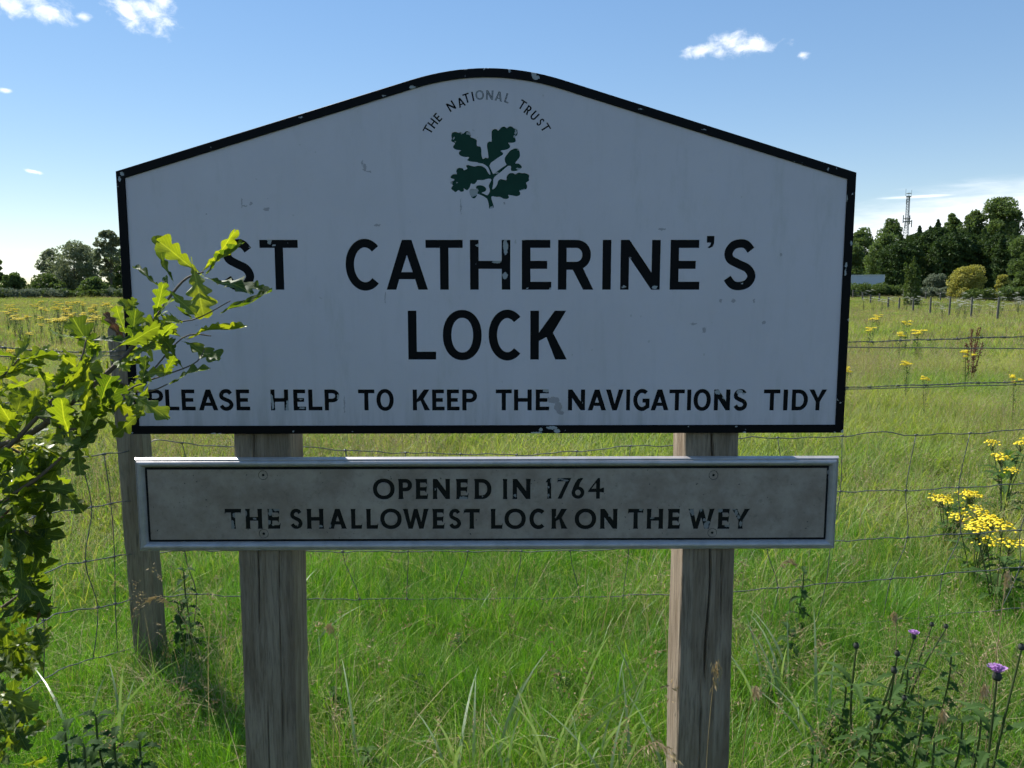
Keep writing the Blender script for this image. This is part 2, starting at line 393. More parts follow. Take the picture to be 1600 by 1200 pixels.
emb = [(595,1165),(590,1120),(575,1060),(560,1030),(520,1003),(465,978),(440,968),(430,992),(400,1030),(362,1018),(335,975),(330,925),(352,900),(400,903),(425,903),(415,878),(440,855),(500,855),(545,880),(555,912),(535,938),(495,952),(520,965),(567,985),
 (590,960),(602,930),(598,895),(588,860),(598,830),(618,795),(618,770),(590,765),(560,770),(510,785),(440,785),(430,800),(400,835),(365,835),(350,830),(335,880),(300,920),(270,905),(255,895),(255,930),(215,942),(195,925),(180,920),(145,945),(120,930),(85,900),(95,870),(110,850),(78,835),(78,805),(110,795),(125,775),(80,755),(80,730),(110,705),(160,700),(152,668),(165,630),(200,618),(245,630),(255,650),(300,630),(285,600),(300,580),(350,590),(400,600),(440,590),(500,597),(550,632),(578,680),(600,708),
 (609,700),(595,650),(570,605),(515,567),(455,557),(430,545),(340,535),(300,515),(325,478),(270,475),(215,460),(188,430),(195,400),(215,385),(160,380),(120,360),(110,330),(135,290),(95,270),(85,245),(95,225),(88,200),(90,165),(105,145),(150,138),(185,150),(215,138),(245,160),(285,128),(330,138),(350,175),(345,205),(395,225),(430,250),(430,320),(475,335),(490,370),(492,440),(510,500),(545,482),(580,490),
 (580,440),(565,330),(570,285),(600,265),(625,265),(625,200),(630,125),(665,98),(700,105),(715,120),(760,75),(800,65),(830,85),(870,62),(905,70),(930,90),(965,100),(975,140),(970,180),(940,205),(950,240),(945,270),(900,285),(850,285),(875,320),(865,355),(820,378),(750,390),(780,420),(775,445),(735,470),(690,500),(650,530),(620,550),(607,575),(600,595),
 (620,640),(640,685),(655,698),(720,650),(790,600),(825,575),(805,535),(805,480),(840,430),(880,385),(940,360),(990,370),(1005,420),(1005,470),(970,520),(945,557),(990,562),(1025,590),(1030,620),(990,650),(915,665),(885,650),(885,605),(865,592),(835,602),(760,668),(700,713),(662,748),(650,780),(650,830),(640,880),(637,905),
 (670,890),(700,840),(715,790),(750,770),(800,780),(825,780),(830,730),(870,690),(920,690),(945,705),(990,680),(1030,690),(1075,690),(1130,715),(1125,760),(1130,790),(1090,820),(1105,860),(1095,900),(1050,920),(1000,925),(1010,950),(1005,985),(960,1000),(900,990),(850,985),(862,1010),(840,1035),(790,1035),(740,1010),(690,1010),(640,1000),(625,1012),(630,1050),(650,1110),(655,1155)]
emb = [pxb(695+x/8.5714, 190+y/8.5714) for x, y in catmull(emb, 3)]

def shape(name, contours, y_front, thick, mat, parent, bev=0.0):
    cu = bpy.data.curves.new(name, 'CURVE'); cu.dimensions = '2D'; cu.fill_mode = 'BOTH'; cu.extrude = thick/2
    cu.bevel_depth = bev; cu.bevel_resolution = 0
    for c_ in contours:
        sp = cu.splines.new('POLY'); sp.points.add(len(c_)-1)
        for i, (x, z) in enumerate(c_): sp.points[i].co = (x, z, 0, 1)
        sp.use_cyclic_u = True
    tmp = bpy.data.objects.new(name+'_c', cu); col.objects.link(tmp)
    dg = bpy.context.evaluated_depsgraph_get(); me = bpy.data.meshes.new_from_object(tmp.evaluated_get(dg))
    bpy.data.objects.remove(tmp); bpy.data.curves.remove(cu)
    k = len(me.vertices); a = np.empty(k*3); me.vertices.foreach_get('co', a); a = a.reshape(-1, 3)
    o_ = np.stack([a[:,0], y_front + thick/2 + bev - a[:,2], a[:,1]], 1); me.vertices.foreach_set('co', o_.ravel()); me.update()
    me.materials.clear(); me.name = name
    return link(name, me, mat, parent)

# paints
def chip_mask(t, vec, chips, amp=.006, nsc=120):
    nz = N(t, 'ShaderNodeTexNoise'); nz.inputs['Scale'].default_value = nsc; nz.inputs['Detail'].default_value = 3; L(t, vec, nz.inputs['Vector'])
    off = VM(t, 'MULTIPLY', VM(t, 'SUBTRACT', nz.outputs['Color'], (.5,.5,.5)).outputs[0], (amp*2, amp*2, amp*2)).outputs[0]
    p = VM(t, 'MULTIPLY', VM(t, 'ADD', vec, off).outputs[0], (1, 0, 1)).outputs[0]
    best = None
    for u, v, ru, rv in chips:
        x, z = pxb(u, v); k = .00142
        d = VM(t, 'MULTIPLY', VM(t, 'SUBTRACT', p, (x, 0, z)).outputs[0], (1/(ru*k), 0, 1/(rv*k)))
        h_ = M(t, 'LESS_THAN', VM(t, 'LENGTH', d.outputs[0]).outputs['Value'], 1.0)
        best = h_ if best is None else M(t, 'MAXIMUM', best, h_)
    return best
def board_paint(name, base, dark):
    m, t, b = mat_new(name); o_ = coords(t)
    n = NOISE(t, o_, 3.2, 6, .6); n2 = NOISE(t, VM(t, 'MULTIPLY', o_, (14, 1, 1.6)).outputs[0], 1.6, 6, .7)
    sp = M(t, 'GREATER_THAN', NOISE(t, o_, 55, 2, .5), .735)
    c = MIX(t, RAMP(t, n, .3, .7), tuple(x*.93 for x in base), base)
    c = MIX(t, M(t, 'MULTIPLY', RAMP(t, n2, .5, .85), .30), c, dark)
    c = MIX(t, M(t, 'MULTIPLY', RAMP(t, NOISE(t, o_, 22, 8, .75), .55, .8), .22), c, dark)
    c = MIX(t, M(t, 'MULTIPLY', sp, .5), c, dark)
    zz = N(t, 'ShaderNodeSeparateXYZ'); L(t, o_, zz.inputs[0]); low_ = M(t, 'MULTIPLY', RAMP(t, M(t, 'SUBTRACT', 1.34, zz.outputs[2]), -.02, .085), RAMP(t, n2, .35, .7))
    c = MIX(t, M(t, 'MULTIPLY', low_, .42), c, tuple(x*.7 for x in dark))
    alg = RAMP(t, NOISE(t, VM(t, 'MULTIPLY', o_, (5, 1, 1.2)).outputs[0], 2.6, 7, .75), .52, .74); c = MIX(t, M(t, 'MULTIPLY', alg, .22), c, (.30, .31, .24))
    scr = chip_mask(t, o_, [(570,262,3,5),(576,268,4,1.2),(566,255,1,4),(378,318,1.2,7),(382,322,4,1.2),(416,327,5,2.2),(589,352,5,2),(1034,358,5,2),(1146,470,3,3),(1126,470,2,3),(1084,506,5,2),(1100,515,3,4),(602,465,1,9),(538,632,1,14),(1194,504,3,2.4),(1178,470,2,4),(1220,398,2,3),(392,318,2,2),(720,322,1,12),(788,318,1.2,1.5),(322,334,1.4,1.5),(864,625,11,5),(872,636,6,8),(876,645,5,3)], .005, 200)
    c = MIX(t, M(t, 'MULTIPLY', scr, .55), c, tuple(x*.25 for x in base))
    L(t, c, b.inputs['Base Color'])
    L(t, M(t, 'ADD', .3, M(t, 'MULTIPLY', n, .3)), b.inputs['Roughness'])
    b.inputs['Specular IOR Level'].default_value = .5
    bump(t, b, NOISE(t, o_, 90, 5, .7), .25, .0006)
    return m
CHIPS = [(790,385,3.6,13),(776,409,7,2.2),(764,404,6,2),(789,431,4.5,5),(781,440,3,4),(734,372,3,2),(748,383,5,2.5),(818,374,5,1.6),(860,452,2,3),(824,450,2,1),(1023,449,4,2.5),(975,448,3,2),(1160,443,1.5,1.5),(421,377,3,5),(428,383,3,1),(450,451,2,1.5),
         (424,622,2,7),(426,632,2,8),(449,634,2,8),(448,640,3,3),(470,624,3,1.5),(472,638,5,1.5),(528,620,2,4),(854,610,6,3),(858,620,2,3),(866,630,6,2),(1122,613,5,3.5),(1132,622,3,2),(1156,613,5,4),(1163,616,4,2),(1158,606,6,1.5),(987,628,.9,1.5),
         (794,103,4,3),(796,110,2,4),(834,116,4,7),(838,122,5,3),(763,104,2.5,4),(733,105,8,3),(726,108,5,1.6),(757,108,1.5,1.5),(645,137,5,2.5),(1328,660,5,6),(1332,668,3,5),(1319,674,6,4.5),(1303,676,2,2),(845,671,3,2.5),(862,668,9,2.6),(870,673,5,3),(838,676,9,2),(335,678,5,2),(344,678,4,1.4),
         (459,674,1.5,1.5),(1150,666,2,1.2),(1162,675,3,1.5),(1075,666,1.2,1.2),(1293,265,1.2,2.4),(1306,264,1,1.6),(1331,303,1.5,1.5),(1240,254,1.2,1),(1322,310,1.5,5),(1320,425,1.2,6),(1329,380,1.5,4),(207,640,1.6,12),(209,655,2,5),(206,655,3,3),(188,280,2,4),(192,272,3,3),(185,292,1,1),(1321,414,2,4),(1325,500,1,3),(600,150,3,1),(470,184,3,.8),(1000,171,3,1),(1100,203,4,1),
         (709,216,1,2),(722,207,3,1.6),(733,208,5,3),(743,210,5,5),(711,221,1.2,1.2),(806,206,2,4),(804,213,2,2),(815,236,2,6),(811,234,3,1.2),(812,264,5,2),(739,300,7,7),(743,297,4,3),(776,270,3,1.5),(768,325,2.5,2.5),(714,285,1,1),(705,286,1.4,3),(818,297,3,1.4),(700,300,1,1.4)]
PCHIPS = [(362,822,3.4,9),(365,806,2.2,4),(383,803,2,5),(397,811,3,1.5),(422,800,3,5),(432,797,6,2.4),(421,803,2.6,4),(420,817,3,4),(426,821,2,2),(500,823,4,2.2),(515,822,2,4),(464,822,1.4,1.5),(724,779,7,2.6),(680,765,1.5,1.5),(754,776,1.4,1),(805,775,2.4,2.2),(857,762,1.5,2),(857,775,1.5,3),(861,752,1,4),(876,749,6,1.2),(884,751,6,1.2),(714,809,1,1),(726,797,1,1.2),(868,809,1.2,1.4),(952,806,1.5,2),(1002,797,3,1.8),(1020,810,4,1.6),
          (1081,799,4,3),(1083,803,2.4,4),(1102,813,3,2.4),(1107,817,3,2.4),(1096,797,2,4),(1104,822,4,6),(1126,798,4.5,3.5),(1137,822,5,2.2),(1151,802,2.6,5),(1155,809,2.4,3),(1158,819,2.4,5),(1147,795,4,2.5),(904,748,3,1),(1163,797,1,1)]
def black_paint(name, c, under, chips, y=0, amp=.0035):
    m, t, b = mat_new(name); o_ = coords(t)
    ch_ = chip_mask(t, o_, chips, amp, 260)
    edge = M(t, 'GREATER_THAN', NOISE(t, o_, 60, 5, .6), .715)
    msk = M(t, 'MAXIMUM', ch_, edge)
    n = NOISE(t, o_, 30, 4)
    L(t, MIX(t, msk, MIX(t, n, c, tuple(x*1.6 for x in c)), under), b.inputs['Base Color'])
    b.inputs['Roughness'].default_value = .55; b.inputs['Specular IOR Level'].default_value = .12
    bump(t, b, NOISE(t, o_, 160, 4), .2, .0004)
    return m
white = board_paint('weathered_white_paint', (.64, .585, .625), (.38, .36, .345))
BAREC = (.36, .37, .38)
black = black_paint('black_paint', (.003, .003, .004), BAREC, CHIPS)
green = black_paint('dark_green_paint', (.008, .038, .026), BAREC, CHIPS)
bare_m = plain('bare_grey_paint', (.33, .34, .36), .5)
m, t, b = mat_new('old_aluminium'); o_ = coords(t)
n = NOISE(t, o_, 9, 8, .68); n2 = NOISE(t, o_, 60, 6, .7)
c = MIX(t, RAMP(t, n, .3, .7), (.27, .215, .18), (.44, .375, .325)); c = MIX(t, M(t, 'MULTIPLY', RAMP(t, n2, .52, .75), .45), c, (.13, .12, .10))
c = MIX(t, M(t, 'GREATER_THAN', NOISE(t, o_, 150, 2), .74), c, (.05, .05, .05))
L(t, c, b.inputs['Base Color']); b.inputs['Metallic'].default_value = .35; b.inputs['Roughness'].default_value = .55
bump(t, b, n2, .3, .0006); alu = m
m, t, b = mat_new('polished_frame_metal'); o_ = coords(t)
n = NOISE(t, o_, 25, 6, .7)
L(t, MIX(t, RAMP(t, n, .35, .75), (.50, .47, .46), (.37, .35, .335)), b.inputs['Base Color']); b.inputs['Metallic'].default_value = .3
L(t, M(t, 'ADD', .27, M(t, 'MULTIPLY', n, .2)), b.inputs['Roughness']); bump(t, b, NOISE(t, o_, 200, 3), .12, .0003); frame_m = m
pblack = black_paint('plaque_black_paint', (.009, .009, .008), (.24, .24, .235), PCHIPS)
groove_b = black_paint('groove_black_paint', (.008, .008, .009), (.30, .30, .30), [(1295+((i*7)%5)*.6, 738+i*9, 1.6, 3.5) for i in range(9)] + [(440+i*61+(i*i*13)%29, 847.5, 7+(i*5)%9, .8) for i in range(14)], amp=.002)
steel = plain('dull_steel', (.28, .28, .27), .45, .6)

# board
def board_outline(inset):       # px outline of the board with an inset
    P_ = [pxb(206.5, 678), pxb(182.3, 268.5)]
    zc = (pxb(182.3,268.5)[1]+pxb(1335,270)[1])/2
    xl, xr = -.8, .8; zb = (pxb(206,678)[1]+pxb(1318,675)[1])/2
    apx, apz = 0.0, None
    zt = pxb(762,101)[1]; x1 = .162
    sl = (pxb(640,126.5)[1]-zc)/(pxb(640,126.5)[0]-xl)
    # straight rafters, parabola between +-x1 blending the slope
    z1 = zc + sl*(xr-x1)
    pts = [(xl, zb), (xl, zc), (-x1, z1)]
    for i in range(1, 16):
        x = -x1+2*x1*i/16; pts.append((x, z1 + sl*x1/2*(1-(x/x1)**2)))
    pts += [(x1, z1), (xr, zc), (xr, zb)]
    if not inset: return pts
    k = len(pts); out = []
    for i in range(k):
        a, b_, c_ = (np.array(pts[j % k]) for j in (i-1, i, i+1))
        d1 = (b_-a)/np.linalg.norm(b_-a); d2 = (c_-b_)/np.linalg.norm(c_-b_)
        n_ = np.array([d1[1]+d2[1], -d1[0]-d2[0]]); n_ /= np.linalg.norm(n_)
        out.append(tuple(b_+n_*inset/max(.3, n_@np.array([d1[1], -d1[0]]))))
    return out
sign = empty('lock_sign', (0, .08, 0)); tag(sign, 'white gabled sign with black lettering and a grey metal plaque on two oak posts', 'sign')
off = Matrix.Translation((0, -.08, 0))
def attach(o): o.location = (0, -.08, 0); return o
face = shape('name_board', [board_outline(.0012)] + [c_ for g in letters+arc_letters for c_ in g] + [emb], 0, .0022, white, sign, .0002); attach(face)
backp = shape('backing_plate', [board_outline(.0016)], .0024, .006, white, face)
brd = shape('border', [board_outline(0), board_outline(.0172)], -.0035, .0033, black, face, .0005)
for g in letters + arc_letters: shape('letter', g, .0013, .0009, black, face)
for g in bare: shape('letter_centre', g, .0010, .0002, bare_m, face)
shape('oak_leaf_emblem', [emb], .0013, .0009, green, face)

# plaque with moulded frame
PY = .009
x0, zt = pxb(208.5, 716, PY-.01); x1_, _ = pxb(1312.5, 716, PY-.01); _, zb = pxb(700, 861, PY-.012)
pl = MB(); 
plq = shape('plaque', [[(x0+.026, zb+.026), (x0+.026, zt-.026), (x1_-.026, zt-.026), (x1_-.026, zb+.026)]] +
            [], PY-.0065, .0055, alu, sign) if False else None
prow1 = [('O',582,616.5),('P',622.5,643.8),('E',649.5,669),('N',676,703),('E',713,732.5),('D',741.5,768),('I',786,792.5),('N',801,829),('1',852,861.5),('7',871,893),('6',893,913.6),('4',919,944.3)]
prow2 = [('T',350,377),('H',383,409),('E',418,438),('S',451.8,472.8),('H',479,505),('A',513,541),('L',548,566),('L',572,591),('O',593.5,627.5),('W',629.5,669.5),('E',676,695),('S',700.5,721),('T',724,750),('L',767,786),('O',788,821.8),('C',827,853),('K',862,887),('O',898,932),('N',938,965),('T',981,1006),('H',1011,1036.5),('E',1044.5,1064),('W',1076,1116.5),('E',1122.5,1142),('Y',1143.5,1172)]
pf = PY-.0065; pletters = []
for ch, a, b_ in prow1:
    v0, v1 = (748.2, 780.2) if ch not in '1764' else (746.8, 779.6); v0, v1 = S_(ch, v0, v1, .5)
    pletters.append(put(ch, a, b_, v0, v1, 7.0 if ch not in '1764' else 6.2, pf, .9))
for ch, a, b_ in prow2:
    v0, v1 = S_(ch, 795, 826.6, .5); pletters.append(put(ch, a, b_, v0, v1, 7.0, pf, .9))
screws = [pxb(411, 742.5, pf), pxb(1115, 742.5, pf), pxb(412, 834, pf), pxb(1113, 832.5, pf)]
SR = .0110
def rect(i): return [(x0+i, zb+i), (x0+i, zt-i), (x1_-i, zt-i), (x1_-i, zb+i)]
plaque = shape('plaque', [rect(.0275)] + [c_ for g in pletters for c_ in g] + [ell(sx, sz, SR, SR, n=28) for sx, sz in screws], pf, .0018, alu, sign, .00025); attach(plaque)
shape('plaque_back', [rect(.0006)], pf+.0021, .004, pblack, plaque)
for g in pletters: shape('letter', g, pf+.0011, .0008, pblack, plaque)
for sx, sz in screws:
    shape('screw', [ell(sx, sz, SR-.0014, SR-.0014, n=28), ell(sx, sz, .0034, .0034, n=6)], pf+.0003, .0015, alu, plaque)
prof = [(0,0),(0,2),(3.4,9.6),(4.6,10.2),(5.1,9.0),(6.0,9.0),(6.5,10.2),(7.8,12.6),(10,14.0),(12.5,14.6),(15,14.2),(17.2,12.6),(19,10.2),(20.6,7.2),(22.0,4.2),(22.6,2.8),(22.6,0)]
for side in range(4):
    mbf = MB()
    cs = rect(0)                # BL TL TR BR
    order = [(1,2),(2,3),(3,0),(0,1)][side]
    v_ = []
    for ci in order:
        X, Z = cs[ci]; ix = 1 if X < 0 else -1; iz = 1 if Z < (zt+zb)/2 else -1
        for a, h_ in prof: v_.append((X+ix*a*.001*1.0, PY-.0012-h_*.001, Z+iz*a*.001))
    k = len(prof); mbf.add(v_, [(i, i+k, i+1+k, i+1) for i in range(k-1)] + [tuple(range(k)), tuple(reversed(range(k, 2*k)))])
    o = mbf.build('frame_moulding', frame_m, plaque)
    if side in (1, 3): pass
shape('painted_groove', [rect(.0227), rect(.0274)], pf+.0006, .0012, groove_b, plaque)

# oak posts
def wood_mat(name, c1, c2, dark, sc=1.0):
    m, t, b = mat_new(name); o_ = coords(t)
    g = NOISE(t, VM(t, 'MULTIPLY', o_, (1, 1, .06)).outputs[0], 210*sc, 6, .7)
    g2 = NOISE(t, VM(t, 'MULTIPLY', o_, (1, 1, .11)).outputs[0], 30*sc, 6, .62, .8)
    g3 = NOISE(t, VM(t, 'MULTIPLY', o_, (1, 1, .25)).outputs[0], 6*sc, 5, .6)
    c = MIX(t, RAMP(t, g2, .3, .7), c1, c2); c = MIX(t, M(t, 'MULTIPLY', RAMP(t, g, .44, .72), .62), c, dark)
    c = MIX(t, M(t, 'MULTIPLY', RAMP(t, g3, .45, .8), .5), c, tuple(x*.55 for x in c1))
    stn = NOISE(t, VM(t, 'MULTIPLY', o_, (1, 1, .14)).outputs[0], 55*sc, 3, .5)
    c = MIX(t, M(t, 'MULTIPLY', RAMP(t, stn, .62, .78), .6), c, dark)
    L(t, c, b.inputs['Base Color']); b.inputs['Roughness'].default_value = .85; b.inputs['Specular IOR Level'].default_value = .25
    bump(t, b, M(t, 'ADD', M(t, 'MULTIPLY', g, .6), g2), 1, .0038)
    return m
oak = wood_mat('weathered_oak', (.21, .155, .105), (.36, .29, .215), (.05, .036, .025))
grey_wood = wood_mat('grey_softwood', (.17, .14, .095), (.26, .225, .16), (.06, .05, .035), .8)
def oak_post(xc0, xc1, y0, w, dep, ztop, zbot, cracks, seed):
    # perimeter of the square section walked with 2 mm columns, lengthwise every 8 mm; cracks pushed in
    r = np.random.default_rng(seed); ncol = 58; ndep = 20; zs = np.arange(zbot, ztop+1e-6, .008); nz = len(zs)
    prof = []
    for i in range(ncol): prof.append((-w/2+w*i/ncol, 0, 0, -1, i/ncol))
    for i in range(ndep): prof.append((w/2, dep*i/ndep, 1, 0, -1))
    for i in range(4): prof.append((w/2-w*i/4, dep, 0, 1, -1))
    for i in range(ndep): prof.append((-w/2, dep-dep*i/ndep, -1, 0, -1))
    np_ = len(prof); V = np.zeros((nz, np_, 3))
    ph = r.uniform(0, 6, 12)
    for k, z in enumerate(zs):
        f = (z-zbot)/(ztop-zbot); xc = xc0+(xc1-xc0)*f
        for j, (px_, py_, nx, ny, s_) in enumerate(prof):
            dd = .0008*math.sin(px_*37+ph[0]+z*3)+.0007*math.sin(py_*45+z*5+ph[1])+.0012*math.sin(z*9+ph[2]+nx)
            if s_ >= 0:
                for (c0, amp, fr, za, zb_, wd, dp) in cracks:
                    if za < z < zb_:
                        cc = c0+amp*math.sin(z*fr+ph[3])+amp*.4*math.sin(z*fr*3.7+ph[4])
                        tp = min(1, (z-za)/.08, (zb_-z)/.08)
                        dd -= dp*tp*math.exp(-((px_/w+.5-cc)*w/wd)**2)
            cr = 0
            V[k, j] = (xc+px_+nx*dd, y0+py_+ny*dd, z)
        for j, sgn in ((0, 1), (ncol, -1), (ncol+ndep, -1), (ncol+ndep+4, 1)):
            V[k, j, 0] += sgn*.003*(1+.4*math.sin(z*40+ph[5]))
        V[k, 0, 1] += .0015; V[k, ncol, 1] += .0015
    me = bpy.data.meshes.new('post'); fs = []
    for k in range(nz-1):
        for j in range(np_):
            a = k*np_+j; b2 = k*np_+(j+1) % np_; fs.append((a, b2, b2+np_, a+np_))
    fs.append(tuple((nz-1)*np_+j for j in range(np_)))
    me.from_pydata([tuple(p) for p in V.reshape(-1, 3)], [], fs); me.update()
    o = link('post', me, oak, sign); attach(o); return o
YP = .0095
def lx(u, v): return on_y(u, v, YP).x
oak_post((lx(384,1195)+lx(459,1195))/2, (lx(367,690)+lx(455,690))/2, YP, .124, .125, 1.62, -.3,
   [(.33,.03,4.1,.75,1.3,.0015,.009),(.52,.05,2.3,.15,.62,.0012,.006),(.74,.03,3.4,.45,1.02,.0012,.005)], 3)
oak_post((lx(1055,1195)+lx(1142,1195))/2, (lx(1067,690)+lx(1157,690))/2, YP, .124, .125, 1.62, -.3,
   [(.50,.035,6.3,.62,1.3,.0020,.013),(.44,.03,4,.0,.66,.0013,.007),(.78,.04,2.7,.75,1.0,.0012,.006)], 5)

# ------------------------------------------------------------ stock fence behind the sign
galv = plain('galvanised_wire', (.10, .105, .10), .45, .2, .3, 40)
# plan of the fence line: pixel column -> distance from the camera
FL = [(-330,2.15),(-60,2.75),(215,3.32),(480,3.30),(800,3.33),(1100,3.28),(1340,3.45),(1600,3.75),(1900,4.3)]
def fpos(u, off=0):
    us = [a for a, _ in FL]; d = float(np.interp(u, us, [q for _, q in FL]))
    dd = ray(u, 457); k = (d+off)/math.hypot(dd.x, dd.y); return CAM.x+dd.x*k, CAM.y+dd.y*k
def fz(u, v):                   # height on the fence line seen at pixel v
    x, y = fpos(u); dd = ray(u, v); k = (math.hypot(x-CAM.x, y-CAM.y))/math.hypot(dd.x, dd.y); return CAM.z+dd.z*k
fence = empty('wire_fence', (*fpos(215), 0)); tag(fence, 'wire netting and barbed wire fence on a leaning grey post behind the sign', 'fence')
foff = Vector((*fpos(215), 0))
def strand(name, prof_, rad, wig, seed, twist=False, dz=0, dn=0):
    r = random.Random(seed); us = np.arange(prof_[0][0], prof_[-1][0]+1, 9); pts = []
    vs_ = np.interp(us, [a for a, _ in prof_], [q for _, q in prof_])
    ph = r.uniform(0, 6)
    for i, (u, v) in enumerate(zip(us, vs_)):
        x, y = fpos(u, dn); z = fz(u, v)+dz
        z += wig*(math.sin(i*.55+ph)+.6*math.sin(i*1.31+ph*2)+r.uniform(-.4, .4))
        pts.append(Vector((x, y, z))-foff)
    mb = MB()
    if not twist: mb.tube(pts, rad, 6)
    else:
        for s_ in (0, math.pi):
            q = []
            for i in range(len(pts)-1):
                for j in range(3):
                    p = pts[i].lerp(pts[i+1], j/3); a = (i*3+j)*.9+s_
                    q.append(p+Vector((0, math.cos(a), math.sin(a)))*rad*1.1)
            mb.tube(q, rad*.85, 4)
        k = 3
        while k < len(pts)-2:
            p = pts[k].lerp(pts[k+1], .5)
            for j in range(4):
                a = r.uniform(0, 6.28); d = Vector((r.uniform(-.5, .5), math.cos(a), math.sin(a))).normalized()
                mb.tube([p+Vector(((j-1.5)*.004, 0, 0)), p+Vector(((j-1.5)*.004, 0, 0))+d*.014], [rad*.8, rad*.2], 4)
            mb.tube([p+Vector((-.007, 0, .001)), p+Vector((.007, 0, -.001))], rad*2.1, 5)
            k += r.choice((4, 5))
    mb.build(name, galv, fence, True); return pts
rows = {
 'b1': [(-330,520),(100,551),(215,548),(700,545),(1100,541),(1330,535),(1600,526),(1900,515)],
 'p1': [(-330,560),(100,557),(215,556),(700,552),(1100,546),(1330,543),(1600,545),(1900,540)],
 'b2': [(-330,640),(100,628),(215,622),(700,616),(1100,612),(1330,606),(1600,597),(1900,588)],
 'p2': [(-330,650),(100,634),(215,628),(700,622),(1100,616),(1330,609),(1600,602),(1900,598)],
 'n0': [(-330,830),(50,722),(180,708),(230,688),(280,694),(365,700),(480,699),(545,705),(680,709),(830,711),(920,704),(1000,696),(1060,697),(1180,684),(1260,685),(1310,684),(1385,676),(1440,681),(1540,678),(1600,674),(1900,664)],
 'n1': [(-330,950),(30,810),(120,795),(190,784),(300,782),(600,785),(900,780),(1100,776),(1310,770),(1450,768),(1600,760),(1900,750)],
 'n2': [(-330,1060),(70,888),(130,877),(200,867),(300,862),(480,863),(640,862),(900,861),(1000,857),(1310,848),(1440,843),(1600,834),(1900,822)],
 'n3': [(-330,1180),(50,966),(120,955),(200,937),(280,932),(480,938),(640,936),(860,935),(1060,929),(1180,925),(1320,915),(1420,909),(1600,894),(1900,880)],
 'n4': [(-330,1290),(50,1055),(200,1010),(300,1000),(640,1003),(1060,998),(1420,975),(1600,960),(1900,940)]}
strand('barbed_wire', rows['b1'], .0018, .0012, 1, True); strand('line_wire', rows['p1'], .0020, .0005, 2, dn=.01)
strand('barbed_wire', rows['b2'], .0018, .0012, 3, True); strand('line_wire', rows['p2'], .0020, .0005, 4, dn=.01)
for i, k in enumerate(('n0','n1','n2','n3','n4')): strand('net_wire', rows[k], .0021, .0026, 10+i)
rs = random.Random(4); us_ = [-220,-140,-60,20,110]+[150+i*91-(i%3)*4 for i in range(1)] + [272,362,446,535,628,720,808,900,986,1070,1132,1225,1330,1445,1532,1640,1730]
for u in us_:
    pts = []; dx = rs.uniform(-14, 14)
    for j, k in enumerate(('n0','n1','n2','n3','n4')):
        uu = u + (dx if j in (1, 3) else -dx*.6 if j == 2 else 0) + rs.uniform(-4, 4) + (j*j*-2.2 if u > 1300 else 0)
        v = float(np.interp(uu, [a for a, _ in rows[k]], [q for _, q in rows[k]])); x, y = fpos(uu, .003)
        pts.append(Vector((x, y, fz(uu, v)))-foff)
    q = catmull(pts, 4, False); mb = MB(); mb.tube(q, .0018, 5)
    for p in pts[:-1]:
        mb.tube([p+Vector((-.006, 0, -.001)), p+Vector((.006, 0, .001))], .0042, 6)
    mb.build('stay_wire', galv, fence, True)
# leaning square post of the fence
mb = MB(); top = Vector((*fpos(192, -.0), fz(192, 508))); p_ = on_y(228, 960, top.y-.03); 
px0, px1 = on_y(166, 512, top.y), on_y(219, 512, top.y); bl, br_ = on_y(204, 975, top.y-.04), on_y(262, 975, top.y-.04)
w0 = (px1.x-px0.x)
nseg = 30; vv = []; rr = random.Random(9)
for i in range(nseg+1):
    f = i/nseg*1.55; xl = px0.x+(bl.x-px0.x)*f; yl = top.y-.04*f; z = px0.z+(bl.z-px0.z)*f
    j = lambda: rr.uniform(-.0015, .0015)
    w = w0*.76
    for (a, b2) in ((.08,0),(.92,0),(1,.08),(1,.92),(.92,1),(.08,1),(0,.92),(0,.08)):
        vv.append((xl+a*w+j()-foff.x, yl+b2*w*.95+j()-foff.y, z - (.012 if i == 0 and a in (0,1) else 0)))
mb.add(vv, [(i*8+k, (i+1)*8+k, (i+1)*8+(k+1)%8, i*8+(k+1)%8) for i in range(nseg) for k in range(8)] + [tuple(range(8))])
mb.build('fence_post', grey_wood, fence)
# next posts of the line, beyond the frame on both sides
for u in (-300, 1760):
    x, y = fpos(u, .06); mb = MB(); mb.box(x-.05-foff.x, x+.05-foff.x, y-.05-foff.y, y+.05-foff.y, -.3, 1.42); mb.build('fence_post', grey_wood, fence)

# ------------------------------------------------------------ distant setting: trees, hedges, mast
def tri_mesh(name, V, Fq, rnd=None, mats=None, midx=None):
    me = bpy.data.meshes.new(name); nv = len(V); nf = len(Fq); k = Fq.shape[1]
    me.vertices.add(nv); me.vertices.foreach_set('co', V.astype(np.float32).ravel())
    me.loops.add(nf*k); me.loops.foreach_set('vertex_index', Fq.astype(np.int32).ravel())
    me.polygons.add(nf); me.polygons.foreach_set('loop_start', np.arange(0, nf*k, k, dtype=np.int32))
    try: me.polygons.foreach_set('loop_total', np.full(nf, k, dtype=np.int32))
    except Exception: pass
    if midx is not None: me.polygons.foreach_set('material_index', midx.astype(np.int32))
    me.update(calc_edges=True)
    if rnd is not None:
        a = me.attributes.new('rnd', 'FLOAT', 'POINT'); a.data.foreach_set('value', rnd.astype(np.float32))
    for m_ in (mats or []): me.materials.append(m_)
    return me
